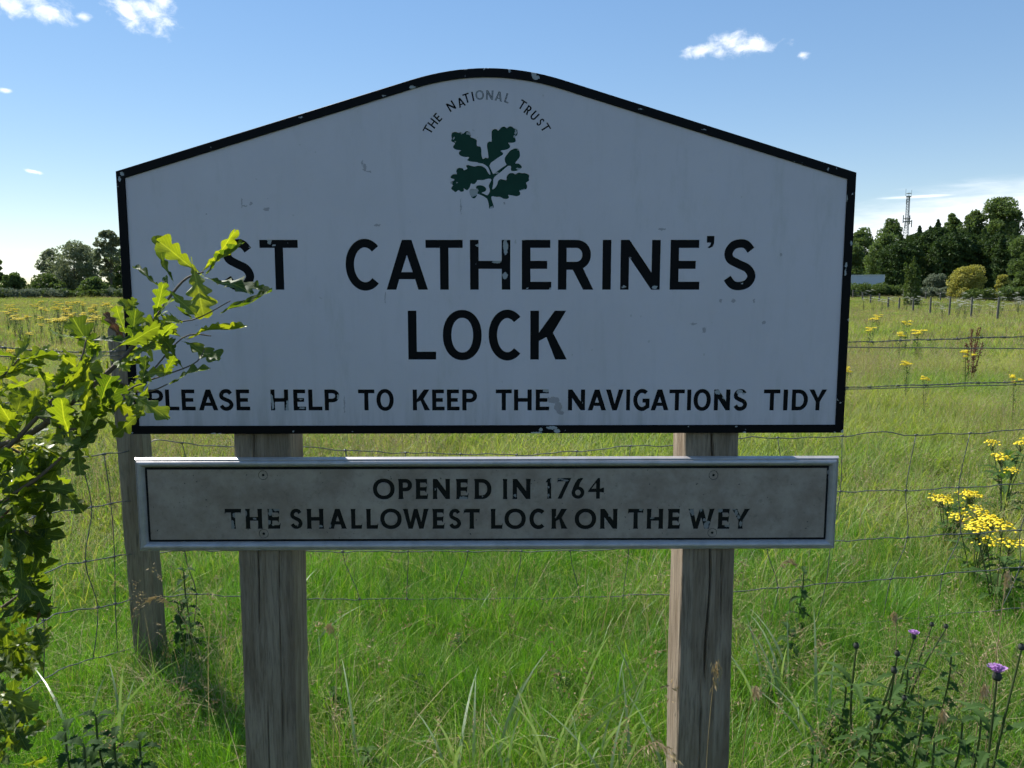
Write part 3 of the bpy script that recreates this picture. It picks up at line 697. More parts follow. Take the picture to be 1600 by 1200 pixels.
def leaf_cloud(P_, size, asp=.6, flat=None, r=rng):
    # diamonds at points P_ with random orientation (flat: preferred normal weight upward/outward)
    n = len(P_); a = r.normal(size=(n, 3)); a /= np.linalg.norm(a, axis=1)[:, None]
    b_ = r.normal(size=(n, 3))
    if flat is not None: b_ = b_ + flat
    b_ -= a*(a*b_).sum(1)[:, None]; b_ /= np.linalg.norm(b_, axis=1)[:, None]
    c_ = np.cross(a, b_); s = size*r.uniform(.6, 1.3, n)[:, None]
    V = np.stack([P_-a*s*.5, P_+c_*s*asp*.5-a*s*.05, P_+a*s*.5, P_-c_*s*asp*.5-a*s*.05], 1).reshape(-1, 3)
    F_ = np.arange(n*4).reshape(n, 4); return V, F_, np.repeat(r.uniform(0, 1, n), 4)
FOL = {
 'willow': leaf_mat('willow_foliage', (.14,.165,.10), (.235,.26,.16), .36, .5, (1.1,1.15,.8), spec=.06),
 'oak':    leaf_mat('tree_foliage', (.075,.11,.045), (.15,.195,.075), .38, .35, (1.2,1.35,.6), spec=.06),
 'dark':   leaf_mat('conifer_foliage', (.030,.052,.022), (.085,.125,.045), .24, .6, (1.2,1.35,.6), spec=.06),
 'bright': leaf_mat('yellow_green_foliage', (.27,.27,.07), (.46,.42,.14), .38, .9, (1.2,1.2,.5), spec=.06),
 'mid':    leaf_mat('shrub_foliage', (.07,.105,.035), (.14,.18,.06), .32, .5, (1.2,1.3,.6), spec=.06),
 'sage':   leaf_mat('sage_foliage', (.11,.14,.085), (.21,.24,.165), .3, .7, (1.1,1.1,.9), spec=.06),
}
bark = plain('bark', (.09, .075, .055), .9, 0, .4, 3)
def crown_points(h, w, d, n, style, r):
    pts = []; cen = []
    if style == 'ley':
        a = r.uniform(0, 6.283, n); f = r.random(n)**.8; lob = 1+.10*np.sin(a*7+f*5)+.09*np.sin(f*42+a*3)
        prof_ = np.where(f < .8, 1-.10*f, .92*np.clip((1-f)/.2, 0, 1)**.55); f = f*.93; rad = prof_*lob*r.uniform(.72, 1.03, n)**.7
        tip_ = r.random(n) < .02; f = np.where(tip_, r.uniform(.9, 1.04, n), f); rad = np.where(tip_, (1.06-f)*1.1*r.random(n), rad); rad = np.where(r.random(n) < .2, rad*.7, rad)
        X = np.stack([np.cos(a)*rad*w/2, np.sin(a)*rad*d/2, f*h-rad*h*.03*r.random(n)], 1); m_ = n//5; ld = r.integers(0, 9, m_)
        ang, lr, tp = r.uniform(0, 6.283, 9), r.uniform(.1, .85, 9)*w/2, h*r.uniform(.86, 1.02, 9)*(1-.1*np.linspace(0, 1, 9)); lr[0] = 0; tp[0] = h*1.03
        dz = r.random(m_)**.7*h*.25; q_ = r.uniform(0, 6.283, m_); rr2 = (dz*.30+.1)*r.random(m_)**.5
        X[:m_] = np.stack([np.cos(ang[ld])*lr[ld]+np.cos(q_)*rr2, np.sin(ang[ld])*lr[ld]+np.sin(q_)*rr2, tp[ld]-dz], 1)
        return X
    if style == 'cone':
        for i in range(n):
            f = 1-abs(r.normal()*.45); f = min(max(f, 0), 1) if r.random() < .15 else r.random()**1.0
            lobes = .8+.2*math.sin(f*60+r.normal()*.2)
            a = r.uniform(0, 6.283); rad = (1-f)**.62*lobes*r.uniform(.72, 1.02)*(1+.12*math.sin(a*5+f*9)); 
            pts.append((math.cos(a)*rad*w/2, math.sin(a)*rad*d/2, f*h + rad*.25*h*.2*r.uniform(-1, .2)))
        return np.array(pts)
    nb = {'round': 60, 'open': 40, 'shrub': 40, 'hedge': 90, 'umbrella': 60}[style]; n = int(n*1.5)
    for i in range(nb):
        if style == 'hedge':
            c = (r.uniform(-.5, .5)*w, r.uniform(-.4, .4)*d, h*r.uniform(.15, .75)); rb = h*r.uniform(.25, .42)
        else:
            a = r.uniform(0, 6.283); rr_ = math.sqrt(r.random())*.78; f = r.random()
            prof = {'round': math.sin(math.pi*min(1, f*.86+.12))**.6, 'open': .9*math.sin(math.pi*min(1, f*.8+.1)), 'shrub': math.sqrt(max(.02, 1-f*f*.95)), 'umbrella': 1.0}[style]
            zlo = {'round': .14, 'open': .22, 'shrub': .1, 'umbrella': .62}[style]
            c = (math.cos(a)*rr_*w/2*prof, math.sin(a)*rr_*d/2*prof, h*(zlo+(.86-zlo)*f)); rb = w*r.uniform(.09, .19)*(.72 if style == 'open' else 1)
            if style == 'umbrella': rb = w*r.uniform(.07, .15)
        k = n//nb; v = r.normal(size=(k, 3)); v /= np.linalg.norm(v, axis=1)[:, None]
        rad = rb*r.uniform(.55, 1.08, k)**.6; q = v*rad[:, None]*np.array([1, 1, .8]); q[:, 2] = np.where(q[:, 2] < -.5*rb, q[:, 2]*.5, q[:, 2])
        pts.append(np.array(c)+q)
    return np.concatenate(pts)
def tree(name, label, cat, u, vtop, wpx, D, style, fol, n=5200, group=None, sz=None, z0=0, trunk=True, depth=None, seed=0, vbase=None):
    r = np.random.default_rng(int(u*7+vtop*3+seed) % 99991); b = foot(u, D); k = dscale(b)*.985
    h = CAM.z + (457-vtop)*k*1.0 - b.z; w = wpx*k; d = depth or w*.9
    root = empty(name, b, r.uniform(0, 6) if style not in ('hedge',) else -math.atan2(b.x, b.y-CAM.y))
    tag(root, label, cat, group)
    if trunk:
        mb = MB(); th = h*(.75 if style != 'umbrella' else .7); rad = max(.05, h*.022)
        bend = r.uniform(-.03, .03, 2)*h
        mb.tube([(0,0,-.3),(bend[0]*.3,bend[1]*.3,th*.3),(bend[0],bend[1],th*.7),(0,0,th)], [rad, rad*.75, rad*.45, rad*.12], 7)
        for i in range(7 if style != 'cone' else 0):
            a = r.uniform(0, 6.28); z1 = th*r.uniform(.25, .7); rr_ = w*.36*r.uniform(.5, 1); zz = z1+h*r.uniform(.1, .28)
            mb.tube([(bend[0]*z1/th, bend[1]*z1/th, z1), (math.cos(a)*rr_*.5, math.sin(a)*rr_*.5, (z1+zz)/2), (math.cos(a)*rr_, math.sin(a)*rr_, min(zz, h*.92))], [rad*.4, rad*.26, rad*.08], 5)
        mb.build('trunk', bark, root)
    P_ = crown_points(h, w, d, n, style, r); P_ = P_[P_[:, 2] > .02]
    hm = P_[:, 2].max(); P_[:, 2] *= h/hm
    s = sz or max(.10, D*.0024)
    V, Fq, rd = leaf_cloud(P_, s, .65, None, r)
    link('crown', tri_mesh('crown', V, Fq, rd, [FOL[fol]]), None, root)
    return root
G1 = 'trees and bushes beyond the left edge of the meadow'; G2 = 'trees and bushes beyond the right edge of the meadow'
# left side
tree('willow_tree', 'rounded grey green tree, tallest dense crown beyond the left field edge', 'tree', 120, 376, 92, 128, 'round', 'willow', 9000, G1)
tree('willow_tree', 'thin airy tree whose crown touches the left edge of the sign', 'tree', 174, 360, 62, 118, 'open', 'willow', 5200, G1)
tree('broadleaf_tree', 'dark green tree filling in behind the airy tree left of the sign', 'tree', 196, 385, 70, 140, 'round', 'oak', 7000, G1)
tree('willow_tree', 'smaller grey green tree left of the tallest rounded tree', 'tree', 84, 388, 50, 136, 'round', 'willow', 5200, G1)
tree('shrub', 'mid green dome shaped shrub in front of the rounded trees', 'shrub', 74, 427, 66, 112, 'shrub', 'mid', 5200, G1, trunk=False)
tree('shrub', 'dark low shrub left of the dome shaped shrub at the frame edge', 'shrub', 22, 425, 44, 115, 'shrub', 'oak', 4200, G1, trunk=False)
tree('shrub', 'dark shrub tucked under the rounded trees beside the sign', 'shrub', 150, 432, 60, 114, 'shrub', 'oak', 4200, G1, trunk=False)
tree('broadleaf_tree', 'dark tree cut by the left edge of the photo', 'tree', -12, 394, 40, 120, 'round', 'oak', 5200, G1)
for i, (u, w) in enumerate([(-60,150),(40,110),(130,110),(225,110),(330,140)]):
    tree('bramble_hedge', ['long low bramble hedge leaving the frame at far left', 'low bramble hedge under the dark shrub at the left frame edge', 'low bramble hedge in front of the rounded grey trees', 'low bramble hedge running in behind the sign', 'low bramble hedge hidden behind the sign'][i],
         'hedge', u, 451-(i%2)*2, w, 104, 'hedge', 'sage' if i % 2 else 'mid', 5200, G1, trunk=False, depth=3.5, sz=.2)
# behind the sign (seen from a step aside)
for i, (u, v, w, D, f) in enumerate([(270,392,90,150,'oak'),(370,405,110,150,'willow'),(490,398,110,160,'oak'),(610,410,120,160,'mid'),(740,404,120,165,'oak'),(860,408,110,160,'mid'),(980,400,120,160,'oak'),(1090,398,110,155,'oak'),(1190,392,110,150,'oak'),(1275,380,90,150,'oak')]):
    tree('broadleaf_tree', 'broadleaf tree of the distant row hidden behind the sign', 'tree', u, v, w, D, 'round', f, 4200, 'trees hidden behind the sign', sz=.4)
# right side
tree('hilltop_tree', 'big spreading tree on the hilltop, highest at the right edge', 'tree', 1556, 308, 86, 215, 'round', 'oak', 11000, G2, seed=2)
tree('hilltop_tree', 'hilltop tree cut by the right edge of the photo', 'tree', 1618, 318, 60, 215, 'round', 'oak', 6200, G2)
tree('hilltop_tree', 'smaller round hilltop tree nearest the big spreading tree', 'tree', 1514, 328, 52, 215, 'round', 'oak', 7600, G2)
tree('hilltop_tree', 'smaller round hilltop tree nearest the mast', 'tree', 1481, 334, 40, 220, 'round', 'oak', 6600, G2)
tree('broadleaf_tree', 'dark tree showing just right of the sign top corner edge', 'tree', 1345, 356, 62, 160, 'round', 'oak', 7200, G2)
tree('broadleaf_tree', 'loose crowned tree left of the mast foot', 'tree', 1386, 342, 50, 165, 'round', 'oak', 6600, G2)
tree('broadleaf_tree', 'dark tree low between sign and conifers', 'tree', 1332, 380, 50, 140, 'round', 'oak', 5200, G2)
tree('broadleaf_tree', 'broad dark green tree at the left end of the conifer screen', 'tree', 1380, 362, 78, 128, 'round', 'oak', 8200, G2, seed=5)
for i, (u, v, w) in enumerate([(1404,364,56),(1431,350,60),(1459,340,62),(1484,349,60),(1508,351,60),(1532,353,60),(1556,353,60),(1580,354,60),(1604,352,60)]):
    tree('conifer_tree', ['shortest pointed conifer, beside the broad green tree', 'pointed conifer just right of the mast', 'tallest pointed conifer of the dark screen', 'conifer right of the tallest pointed one', 'conifer of the dark screen behind the yellow shrub', 'conifer of the dark screen right of the yellow shrub', 'conifer of the dark screen under the hilltop tree', 'last dark conifer before the right hand broadleaf tree', 'conifer at the right frame edge behind the broadleaf tree'][i],
         'conifer', u, v+4, w*1.18, 122+(i*5 % 7)*1.6, 'ley', 'dark', 13000, G2, sz=.36, seed=i)
tree('broadleaf_tree', 'green broadleaf tree low at the right frame edge', 'tree', 1600, 366, 78, 100, 'round', 'oak', 11000, G2, seed=1)
tree('yellow_shrub', 'rounded pale yellow green shrub before the dark conifers', 'shrub', 1510, 414, 64, 94, 'shrub', 'bright', 9000, G2, trunk=False, sz=.16)
tree('yellow_shrub', 'small yellow green shrub right of the rounded pale one', 'shrub', 1566, 429, 28, 92, 'shrub', 'bright', 3600, G2, trunk=False, sz=.16)
tree('sapling', 'young upright green tree standing alone in front of the conifers', 'tree', 1425, 402, 25, 82, 'ley', 'mid', 3000, G2, sz=.22)
tree('sage_bush', 'grey green bush between the sapling and the yellow shrub', 'shrub', 1462, 427, 46, 104, 'shrub', 'sage', 4200, G2, trunk=False, sz=.2)
for i, (u, v, w, D, f) in enumerate([(1310,442,60,96,'mid'),(1356,441,52,97,'mid'),(1400,444,60,98,'mid'),(1455,447,70,95,'sage'),(1545,449,60,92,'mid'),(1610,446,70,90,'oak')]):
    tree('hedge_row', ['clipped low hedge hidden by the sign edge', 'low hedge below the white box trailer', 'low hedge left of the sapling', 'low pale hedge left of the yellow shrub', 'low hedge between the two yellow shrubs', 'low dark hedge at the right frame edge'][i], 'hedge', u, v, w, D, 'hedge', f, 4600, G2, trunk=False, depth=2.5, sz=.19)
# mast
mz = foot(1411, 340); k = dscale(mz)*.975; H_ = CAM.z+(457-306)*k-mz.z
mast = empty('radio_mast', mz, .3); tag(mast, 'tall grey lattice radio mast rising behind the conifers', 'mast')
steel_g = plain('mast_steel', (.22, .23, .25), .5, .2)
for i in range(3):
    a = i*2.0944; mb = MB(); mb.tube([(math.cos(a)*2.2, math.sin(a)*2.2, 0), (math.cos(a)*.75, math.sin(a)*.75, H_*.62), (math.cos(a)*.6, math.sin(a)*.6, H_)], .13, 6); mb.build('leg', steel_g, mast)
mb = MB(); nz_ = 26
def mr(z): return 2.2+(0.75-2.2)*min(1, z/(H_*.62)) if z < H_*.62 else .75-.15*(z-H_*.62)/(H_*.38)
for j in range(nz_):
    z0_, z1_ = H_*j/nz_, H_*(j+1)/nz_
    for i in range(3):
        a, b2 = i*2.0944, (i+1)*2.0944
        mb.tube([(math.cos(a)*mr(z0_), math.sin(a)*mr(z0_), z0_), (math.cos(b2)*mr(z1_), math.sin(b2)*mr(z1_), z1_)], .07, 4)
        mb.tube([(math.cos(a)*mr(z1_), math.sin(a)*mr(z1_), z1_), (math.cos(b2)*mr(z1_), math.sin(b2)*mr(z1_), z1_)], .07, 4)
o = mb.build('bracing', steel_g, mast); o['kind'] = 'stuff'
for zf in (.62, .985):
    mb = MB(); mb.tube([(0,0,H_*zf), (0,0,H_*zf+.3)], 1.5 if zf < .9 else 1.0, 10); mb.tube([(0,0,H_*zf+1.3), (0,0,H_*zf+1.4)], 1.5 if zf < .9 else 1.0, 10)
    mb.build('platform', steel_g, mast)
for (x, y, z, l) in ((-1.8,.2,.60,3),(1.5,.4,.585,3.4),(-1.5,-.5,.52,2.6),(1.6,-.6,.54,2.8),(.6,.3,.93,2),( -.6,.3,.88,2)):
    mb = MB(); mb.tube([(x, y, H_*z), (x, y, H_*z+l)], .22, 6); mb.tube([(x, y, H_*z+l*.5), (0, 0, H_*z+l*.5)], .07, 4); mb.build('panel_antenna', steel_g, mast)
for (x, l) in ((-1.5,2.6),(1.3,2.4),(0,1.4)):
    mb = MB(); mb.tube([(x, 0, H_), (x, 0, H_+l)], .06, 5); mb.tube([(x, 0, H_), (0, 0, H_)], .08, 4); mb.build('whip_aerial', steel_g, mast)
# trailer
tb = foot(1354, 102); k = dscale(tb)
tr = empty('box_trailer', tb, -math.atan2(tb.x, tb.y-CAM.y)+.06); tag(tr, 'white box trailer parked behind the low hedge just right of the sign', 'trailer')
wt = plain('white_grp', (.42, .47, .56), .5, 0, .06); zt_ = CAM.z+(457-431)*k-tb.z
mb = MB(); mb.box(-1.8, 1.75, -1, 1, .55, zt_); mb.build('body', wt, tr)
mb = MB(); mb.box(-1.86, 1.81, -1.05, 1.05, zt_+.002, zt_+.08); mb.box(-1.84,-1.76,-1.04,-1.0,.6,zt_); mb.box(1.71,1.79,-1.04,-1.0,.6,zt_); mb.build('trim', plain('alu_trim', (.55,.58,.62), .4), tr)
for x in (-.7, .7):
    mb = MB(); mb.tube([(x,-1.03,.36),(x,-.8,.36)], .34, 14); mb.build('wheel', plain('tyre', (.02,.02,.02), .8), tr)
mb = MB(); mb.box(-1.0, 1.0, -1.1, -1.003, .45, .62); mb.build('mudguard', wt, tr)
# far paddock posts
fp = empty('paddock_fence', foot(1485, 58)); tag(fp, 'far post and wire fence crossing the meadow right of the sign', 'fence')
pw = plain('pale_post_wood', (.13, .12, .10), .85, 0, .2, 2)
spec = [(1561,464,50,5),(1520,464,53,4.6),(1485,464,58,4.2),(1455,464,66,4),(1428,466,70,4),(1406,465,74,3.6),(1389,464,78,4),(1361,467,84,3.4),(1348,470,90,3),(1333,470,94,3),(1640,460,47,5),
        (1374,466,86,3.4),(1412,470,96,3),(1447,470,92,3),(1470,470,90,3),(1396,472,98,3)]
tops = []
for i, (u, vt, D, wp) in enumerate(spec):
    b = foot(u, D); k = dscale(b); ht = CAM.z+(457-vt)*k-b.z; w = wp*k/2; mb = MB(); lean = .12 if i == 11 else rs.uniform(-.03, .03)
    q = b-fp.location; mb.tube([q+Vector((0,0,-.3)), q+Vector((lean*ht, 0, max(.9, ht)))], [w*.75, w*.68], 7)
    mb.build('post', pw, fp); tops.append((u, q, max(.9, ht), D))
line = sorted([t_ for t_ in tops[:11]], key=lambda t_: t_[0])
for f in (.45, .7, .95):
    mb = MB(); mb.tube([q+Vector((0,0,h*f)) for _, q, h, _ in line], .006, 4); mb.build('wire', galv, fp)

# ------------------------------------------------------------ meadow grass
GM = leaf_mat('grass_blade', (.022,.095,.009), (.18,.36,.04), .40, 1.1, (1.5,1.7,.35), .4, spec=.4, wr=.7)
GM_far = leaf_mat('meadow_grass_blade', (.115,.235,.034), (.38,.37,.12), .48, .35, (1.4,1.4,.55), .6)
GY = leaf_mat('yellow_grass_blade', (.18,.31,.035), (.34,.42,.08), .45, 1.5, (1.4,1.4,.5), .55)
ST = leaf_mat('straw', (.30,.23,.12), (.46,.38,.22), .3, 6, (1.2,1.1,.8), .7)
BR = leaf_mat('brown_seed', (.20,.145,.07), (.34,.26,.14), .25, 6, (1.2,1.1,.8), .8)
GW = leaf_mat('broad_grass_blade', (.16,.24,.10), (.28,.35,.19), .35, 4, (1.3,1.4,.6), .4, spec=.6)
def blades(n, spread, h0, h1, wid, lean, r, segs=4, curl=.5, face=False):
    bx = r.normal(size=n)*spread; by = r.normal(size=n)*spread; a = r.uniform(0, 6.283, n)
    h = r.uniform(h0, h1, n); ln = np.abs(r.normal(size=n))*lean; cu = r.uniform(.2, 1, n)*curl
    t_ = np.linspace(0, 1, segs+1); V = []; 
    dx, dy = np.cos(a), np.sin(a); fa = a+r.uniform(-.9, .9, n)+math.pi/2 if not face else r.uniform(-.5, .5, n); wx, wy = np.cos(fa), np.sin(fa)
    rows_ = []
    for j, tt in enumerate(t_):
        out = h*(ln*tt+cu*tt**2.4*.8); up = h*(tt-cu*.42*tt**3)
        cx_, cy_ = bx+dx*out, by+dy*out; w = wid*(1-tt)**.6*.5*(1 if j else .7)
        if j < segs: rows_ += [np.stack([cx_-wx*w, cy_-wy*w, up], 1), np.stack([cx_+wx*w, cy_+wy*w, up], 1)]
        else: rows_ += [np.stack([cx_, cy_, up], 1)]
    V = np.stack(rows_, 1); m_ = V.shape[1]; base = (np.arange(n)*m_)[:, None]; T = []
    for j in range(segs-1):
        T += [base+np.array([[2*j, 2*j+1, 2*j+3]]), base+np.array([[2*j, 2*j+3, 2*j+2]])]
    T.append(base+np.array([[2*segs-2, 2*segs-1, 2*segs]]))
    return V.reshape(-1, 3), np.concatenate(T), np.repeat(r.uniform(0, 1, n), m_)
def join(parts):
    Vs, Ts, Rs, Ms = [], [], [], []; b = 0
    for (V, T, rd), mi in parts:
        Vs.append(V); Ts.append(T+b); Rs.append(rd); Ms.append(np.full(len(T), mi)); b += len(V)
    return np.concatenate(Vs), np.concatenate(Ts), np.concatenate(Rs), np.concatenate(Ms)
def seed_heads(n, spread, h0, h1, r, hl=.07, grains=16, hw=.010):
    V, T, rd = blades(n, spread, h0, h1, .0022, .18, r, 5, .25)
    m_ = 11; tips = V.reshape(n, m_, 3)[:, -1]; pre = V.reshape(n, m_, 3)[:, -3]
    P_ = []; 
    for i in range(n):
        d = tips[i]-pre[i]; d /= np.linalg.norm(d)+1e-9
        f = r.random(grains); P_.append(tips[i]-d*hl*(f[:, None]-.35)+r.normal(size=(grains, 3))*hw*np.array([1,1,.4])*(1-.5*f[:, None]))
    V2, F2, r2 = leaf_cloud(np.concatenate(P_), .011, .3, None, r)
    T2 = np.concatenate([F2[:, [0,1,2]], F2[:, [0,2,3]]])
    return (V, T, rd), (V2, T2, r2)
variants = {'near': [], 'mid': [], 'far': []}
def tuft(kind, parts, mats):
    V, T, rd, mi = join(parts); me = tri_mesh('tuft', V, T, rd, mats, mi); variants[kind].append(me)
r_ = np.random.default_rng(11)
for i in range(7): tuft('near', [(blades(64, .055, .10, .33, .0024, .22, r_, 5, .5), 0), (blades(9, .07, .1, .3, .003, .45, r_, 4, .9), 1)], [GM, GY])
for i in range(2): tuft('near', [(blades(30, .06, .12, .30, .0036, .4, r_, 4, 1), 0), (blades(26, .06, .12, .34, .003, .7, r_, 4, 1.3), 1)], [GY, ST])
for i in range(2):
    a, b2 = seed_heads(4, .05, .34, .62, r_); tuft('near', [(a, 1), (b2, 1), (blades(40, .05, .12, .33, .003, .3, r_, 4, .8), 0)], [GM, ST])
a, b2 = seed_heads(3, .05, .38, .60, r_, .1, 26, .013); tuft('near', [(a, 0), (b2, 1), (blades(30, .05, .12, .33, .003, .3, r_, 4, .8), 0)], [GM, BR])
for i in range(5): tuft('mid', [(blades(54, .13, .10, .30, .0062, .32, r_, 3, .8), 0), (blades(10, .13, .10, .30, .006, .5, r_, 3, 1), 1)], [GM_far, GY])
for i in range(3):
    a, b2 = seed_heads(9, .13, .28, .50, r_, .08, 12, .014); tuft('mid', [(a, 1), (b2, 1), (blades(40, .13, .10, .28, .006, .32, r_, 3, .8), 0)], [GM_far, ST])
a, b2 = seed_heads(12, .15, .25, .48, r_, .09, 14, .016); tuft('mid', [(a, 1), (b2, 1), (blades(36, .13, .10, .26, .006, .32, r_, 3, .8), 0)], [GM_far, BR])
for i in range(4): tuft('far', [(blades(60, .42, .14, .38, .022, .3, r_, 3, .7), 0), (blades(10, .4, .14, .36, .02, .4, r_, 3, .7), 1)], [GM_far, GY])
a, b2 = seed_heads(22, .42, .3, .55, r_, .1, 6, .03); V2, T2, r2 = b2; tuft('far', [(blades(24, .42, .2, .5, .014, .3, r_, 3, .4), 1), (blades(36, .42, .14, .34, .02, .3, r_, 3, .7), 0)], [GM_far, ST])
a, b2 = seed_heads(22, .42, .3, .55, r_, .1, 6, .03); tuft('far', [(blades(24, .42, .2, .5, .014, .3, r_, 3, .4), 1), (blades(36, .42, .14, .34, .02, .3, r_, 3, .7), 0)], [GM_far, BR])

def grass_object(name, pts, idx, rot, scl, meshes, label):
    me = bpy.data.meshes.new(name); me.vertices.add(len(pts)); me.vertices.foreach_set('co', pts.astype(np.float32).ravel()); me.update()
    for nm, ty, arr in (('idx', 'INT', idx), ('scl', 'FLOAT', scl)):
        a_ = me.attributes.new(nm, ty, 'POINT'); a_.data.foreach_set('value', arr.astype(np.int32 if ty == 'INT' else np.float32))
    a_ = me.attributes.new('rotv', 'FLOAT_VECTOR', 'POINT'); a_.data.foreach_set('vector', rot.astype(np.float32).ravel())
    o = link(name, me)
    ng = bpy.data.node_groups.new(name+'_scatter', 'GeometryNodeTree')
    ng.interface.new_socket('Geometry', in_out='INPUT', socket_type='NodeSocketGeometry'); ng.interface.new_socket('Geometry', in_out='OUTPUT', socket_type='NodeSocketGeometry')
    gi, go = ng.nodes.new('NodeGroupInput'), ng.nodes.new('NodeGroupOutput'); jn = ng.nodes.new('GeometryNodeJoinGeometry')
    for m_ in reversed(meshes):
        src = bpy.data.objects.new('grass_tuft', m_)
        oi = ng.nodes.new('GeometryNodeObjectInfo'); oi.inputs['Object'].default_value = src; oi.inputs['As Instance'].default_value = False
        g2 = ng.nodes.new('GeometryNodeGeometryToInstance'); ng.links.new(oi.outputs['Geometry'], g2.inputs[0]); ng.links.new(g2.outputs[0], jn.inputs[0])
    ip = ng.nodes.new('GeometryNodeInstanceOnPoints'); ip.inputs['Pick Instance'].default_value = True
    ng.links.new(gi.outputs[0], ip.inputs['Points']); ng.links.new(jn.outputs[0], ip.inputs['Instance'])
    def attr(nm, ty):
        n = ng.nodes.new('GeometryNodeInputNamedAttribute'); n.data_type = ty; n.inputs['Name'].default_value = nm; return n.outputs[0]
    ng.links.new(attr('idx', 'INT'), ip.inputs['Instance Index']); ng.links.new(attr('rotv', 'FLOAT_VECTOR'), ip.inputs['Rotation']); ng.links.new(attr('scl', 'FLOAT'), ip.inputs['Scale'])
    ng.links.new(ip.outputs[0], go.inputs[0])
    md = o.modifiers.new('scatter', 'NODES'); md.node_group = ng
    tag(o, label, 'grass', kind='stuff'); return o
def scatter(n, r0, r1, amax, power=1.0):
    rr_ = np.sqrt(rng.uniform(r0**2, r1**2, n)) if power == 1 else r0*(r1/r0)**rng.random(n)
    a_ = rng.uniform(-amax, amax, n)+YAW; x = CAM.x+np.sin(a_)*rr_; y = CAM.y+np.cos(a_)*rr_
    return x, y
def vn(x, y, s, o_=0):           # cheap smooth noise
    return (np.sin(x*s+1.3+o_)*np.cos(y*s*1.1+.4+o_)+np.sin(x*s*2.3+y*s*1.7+o_*2)*.5+np.cos(x*s*.7-y*s*2.9+o_)*.4)/1.9

def mesh_arrays(me):
    nv, nf = len(me.vertices), len(me.polygons); V = np.empty(nv*3, np.float32); me.vertices.foreach_get('co', V)
    T = np.empty(nf*3, np.int32); me.loops.foreach_get('vertex_index', T); mi = np.empty(nf, np.int32); me.polygons.foreach_get('material_index', mi)
    rd = np.empty(nv, np.float32); me.attributes['rnd'].data.foreach_get('value', rd)
    names = [m_.name for m_ in me.materials]; return V.reshape(-1, 3), T.reshape(-1, 3), rd, mi, names
ALLM = [GM, GM_far, GY, ST, BR]; MI = {m_.name: i for i, m_ in enumerate(ALLM)}
def patch(kind, size, n, weights, sc0, sc1, lean, seed):
    # one square of turf of the given size, grown from n tufts
    r = np.random.default_rng(seed); src = [mesh_arrays(me) for me in variants[kind]]; w = np.array(weights(r), float); w /= w.sum()
    Vs, Ts, Rs, Ms = [], [], [], []; b_ = 0
    g = int(math.ceil(math.sqrt(n)))
    for k in range(n):
        x = ((k % g)+r.random())/g*size-size/2; y = ((k//g)+r.random())/g*size-size/2
        V, T, rd, mi, nm = src[r.choice(len(src), p=w)]
        a_, sc = r.uniform(0, 6.283), r.uniform(sc0, sc1)*(1+.25*math.sin(x*7/size+y*5/size+seed)); ca, sa = math.cos(a_)*sc, math.sin(a_)*sc
        W = np.stack([V[:,0]*ca-V[:,1]*sa, V[:,0]*sa+V[:,1]*ca, V[:,2]*sc], 1); tx, ty = r.normal(size=2)*lean
        W[:,0] += W[:,2]*tx+x; W[:,1] += W[:,2]*ty+y
        lut = np.array([MI[q] for q in nm]); Vs.append(W); Ts.append(T+b_); Rs.append(rd); Ms.append(lut[mi]); b_ += len(V)
    return tri_mesh('turf', np.concatenate(Vs), np.concatenate(Ts), np.concatenate(Rs), ALLM, np.concatenate(Ms))
def lay(name, kind, size, n, r0, r1, amax, wfun, dry, nlev, nvar, sc0, sc1, lean, label, skip=None):
    meshes = []
    for lv in range(nlev):
        for q in range(nvar): meshes.append(patch(kind, size*1.03, n, lambda r, lv=lv: wfun(lv/(nlev-1)), sc0, sc1, lean, 100*lv+q+int(size*10)))
    P_, I_, Ro, S_l = [], [], [], []
    m_ = int(r1/size)+1
    for i in range(-m_, m_+1):
        for j in range(0, m_+2):
            x, y = CAM.x+i*size, CAM.y+j*size; rr_ = math.hypot(x-CAM.x, y-CAM.y); a_ = math.atan2(x-CAM.x, y-CAM.y)
            if rr_ < r0-size*.5 or rr_ > r1+size*.5 or (abs(a_) > amax and abs(x-CAM.x) > size*1.5): continue
            if skip and skip(x, y): continue
            rz = rng.integers(4)*math.pi/2; e = size/2; gx = (hgt(x+e, y)-hgt(x-e, y))/(2*e); gy = (hgt(x, y+e)-hgt(x, y-e))/(2*e)
            lx_, ly_ = gx*math.cos(rz)+gy*math.sin(rz), -gx*math.sin(rz)+gy*math.cos(rz)
            lv = int(np.clip(dry(x, y)*nlev+rng.normal()*.35, 0, nlev-1)); P_.append((x, y, hgt(x, y)-.01)); I_.append(lv*nvar+rng.integers(nvar)); Ro.append((math.atan(ly_), -math.atan(lx_), rz)); S_l.append(1.0)
    return grass_object(name, np.array(P_), np.array(I_), np.array(Ro), np.array(S_l), meshes, label)
def wn(f): w = np.ones(12); w[7:9] = .3+.7*f; w[9:11] = .12+.5*f; w[11] = .08+.3*f; return w
def wm(f): w = np.ones(9); w[5:8] = .08+1.7*f; w[8] = .05+1.7*f; return w
def wf(f): w = np.ones(6); w[4] = .4+2.8*f; w[5] = .3+3.4*f; return w
def fbm(x, y, s, o_=0): return float(np.clip(.5+vn(np.float64(x), np.float64(y), s, o_)*.55, 0, .999))
lay('tall_grass', 'near', .5, 76, 1.5, 4.7, R(44), wn, lambda x, y: (1.0 if math.hypot(x+.95, y-.7) < .35 else .75*fbm(x, y, 1.7, 1)), 3, 3, .68, 1.02, .14, 'dense fine green grass standing round the sign posts and fence')
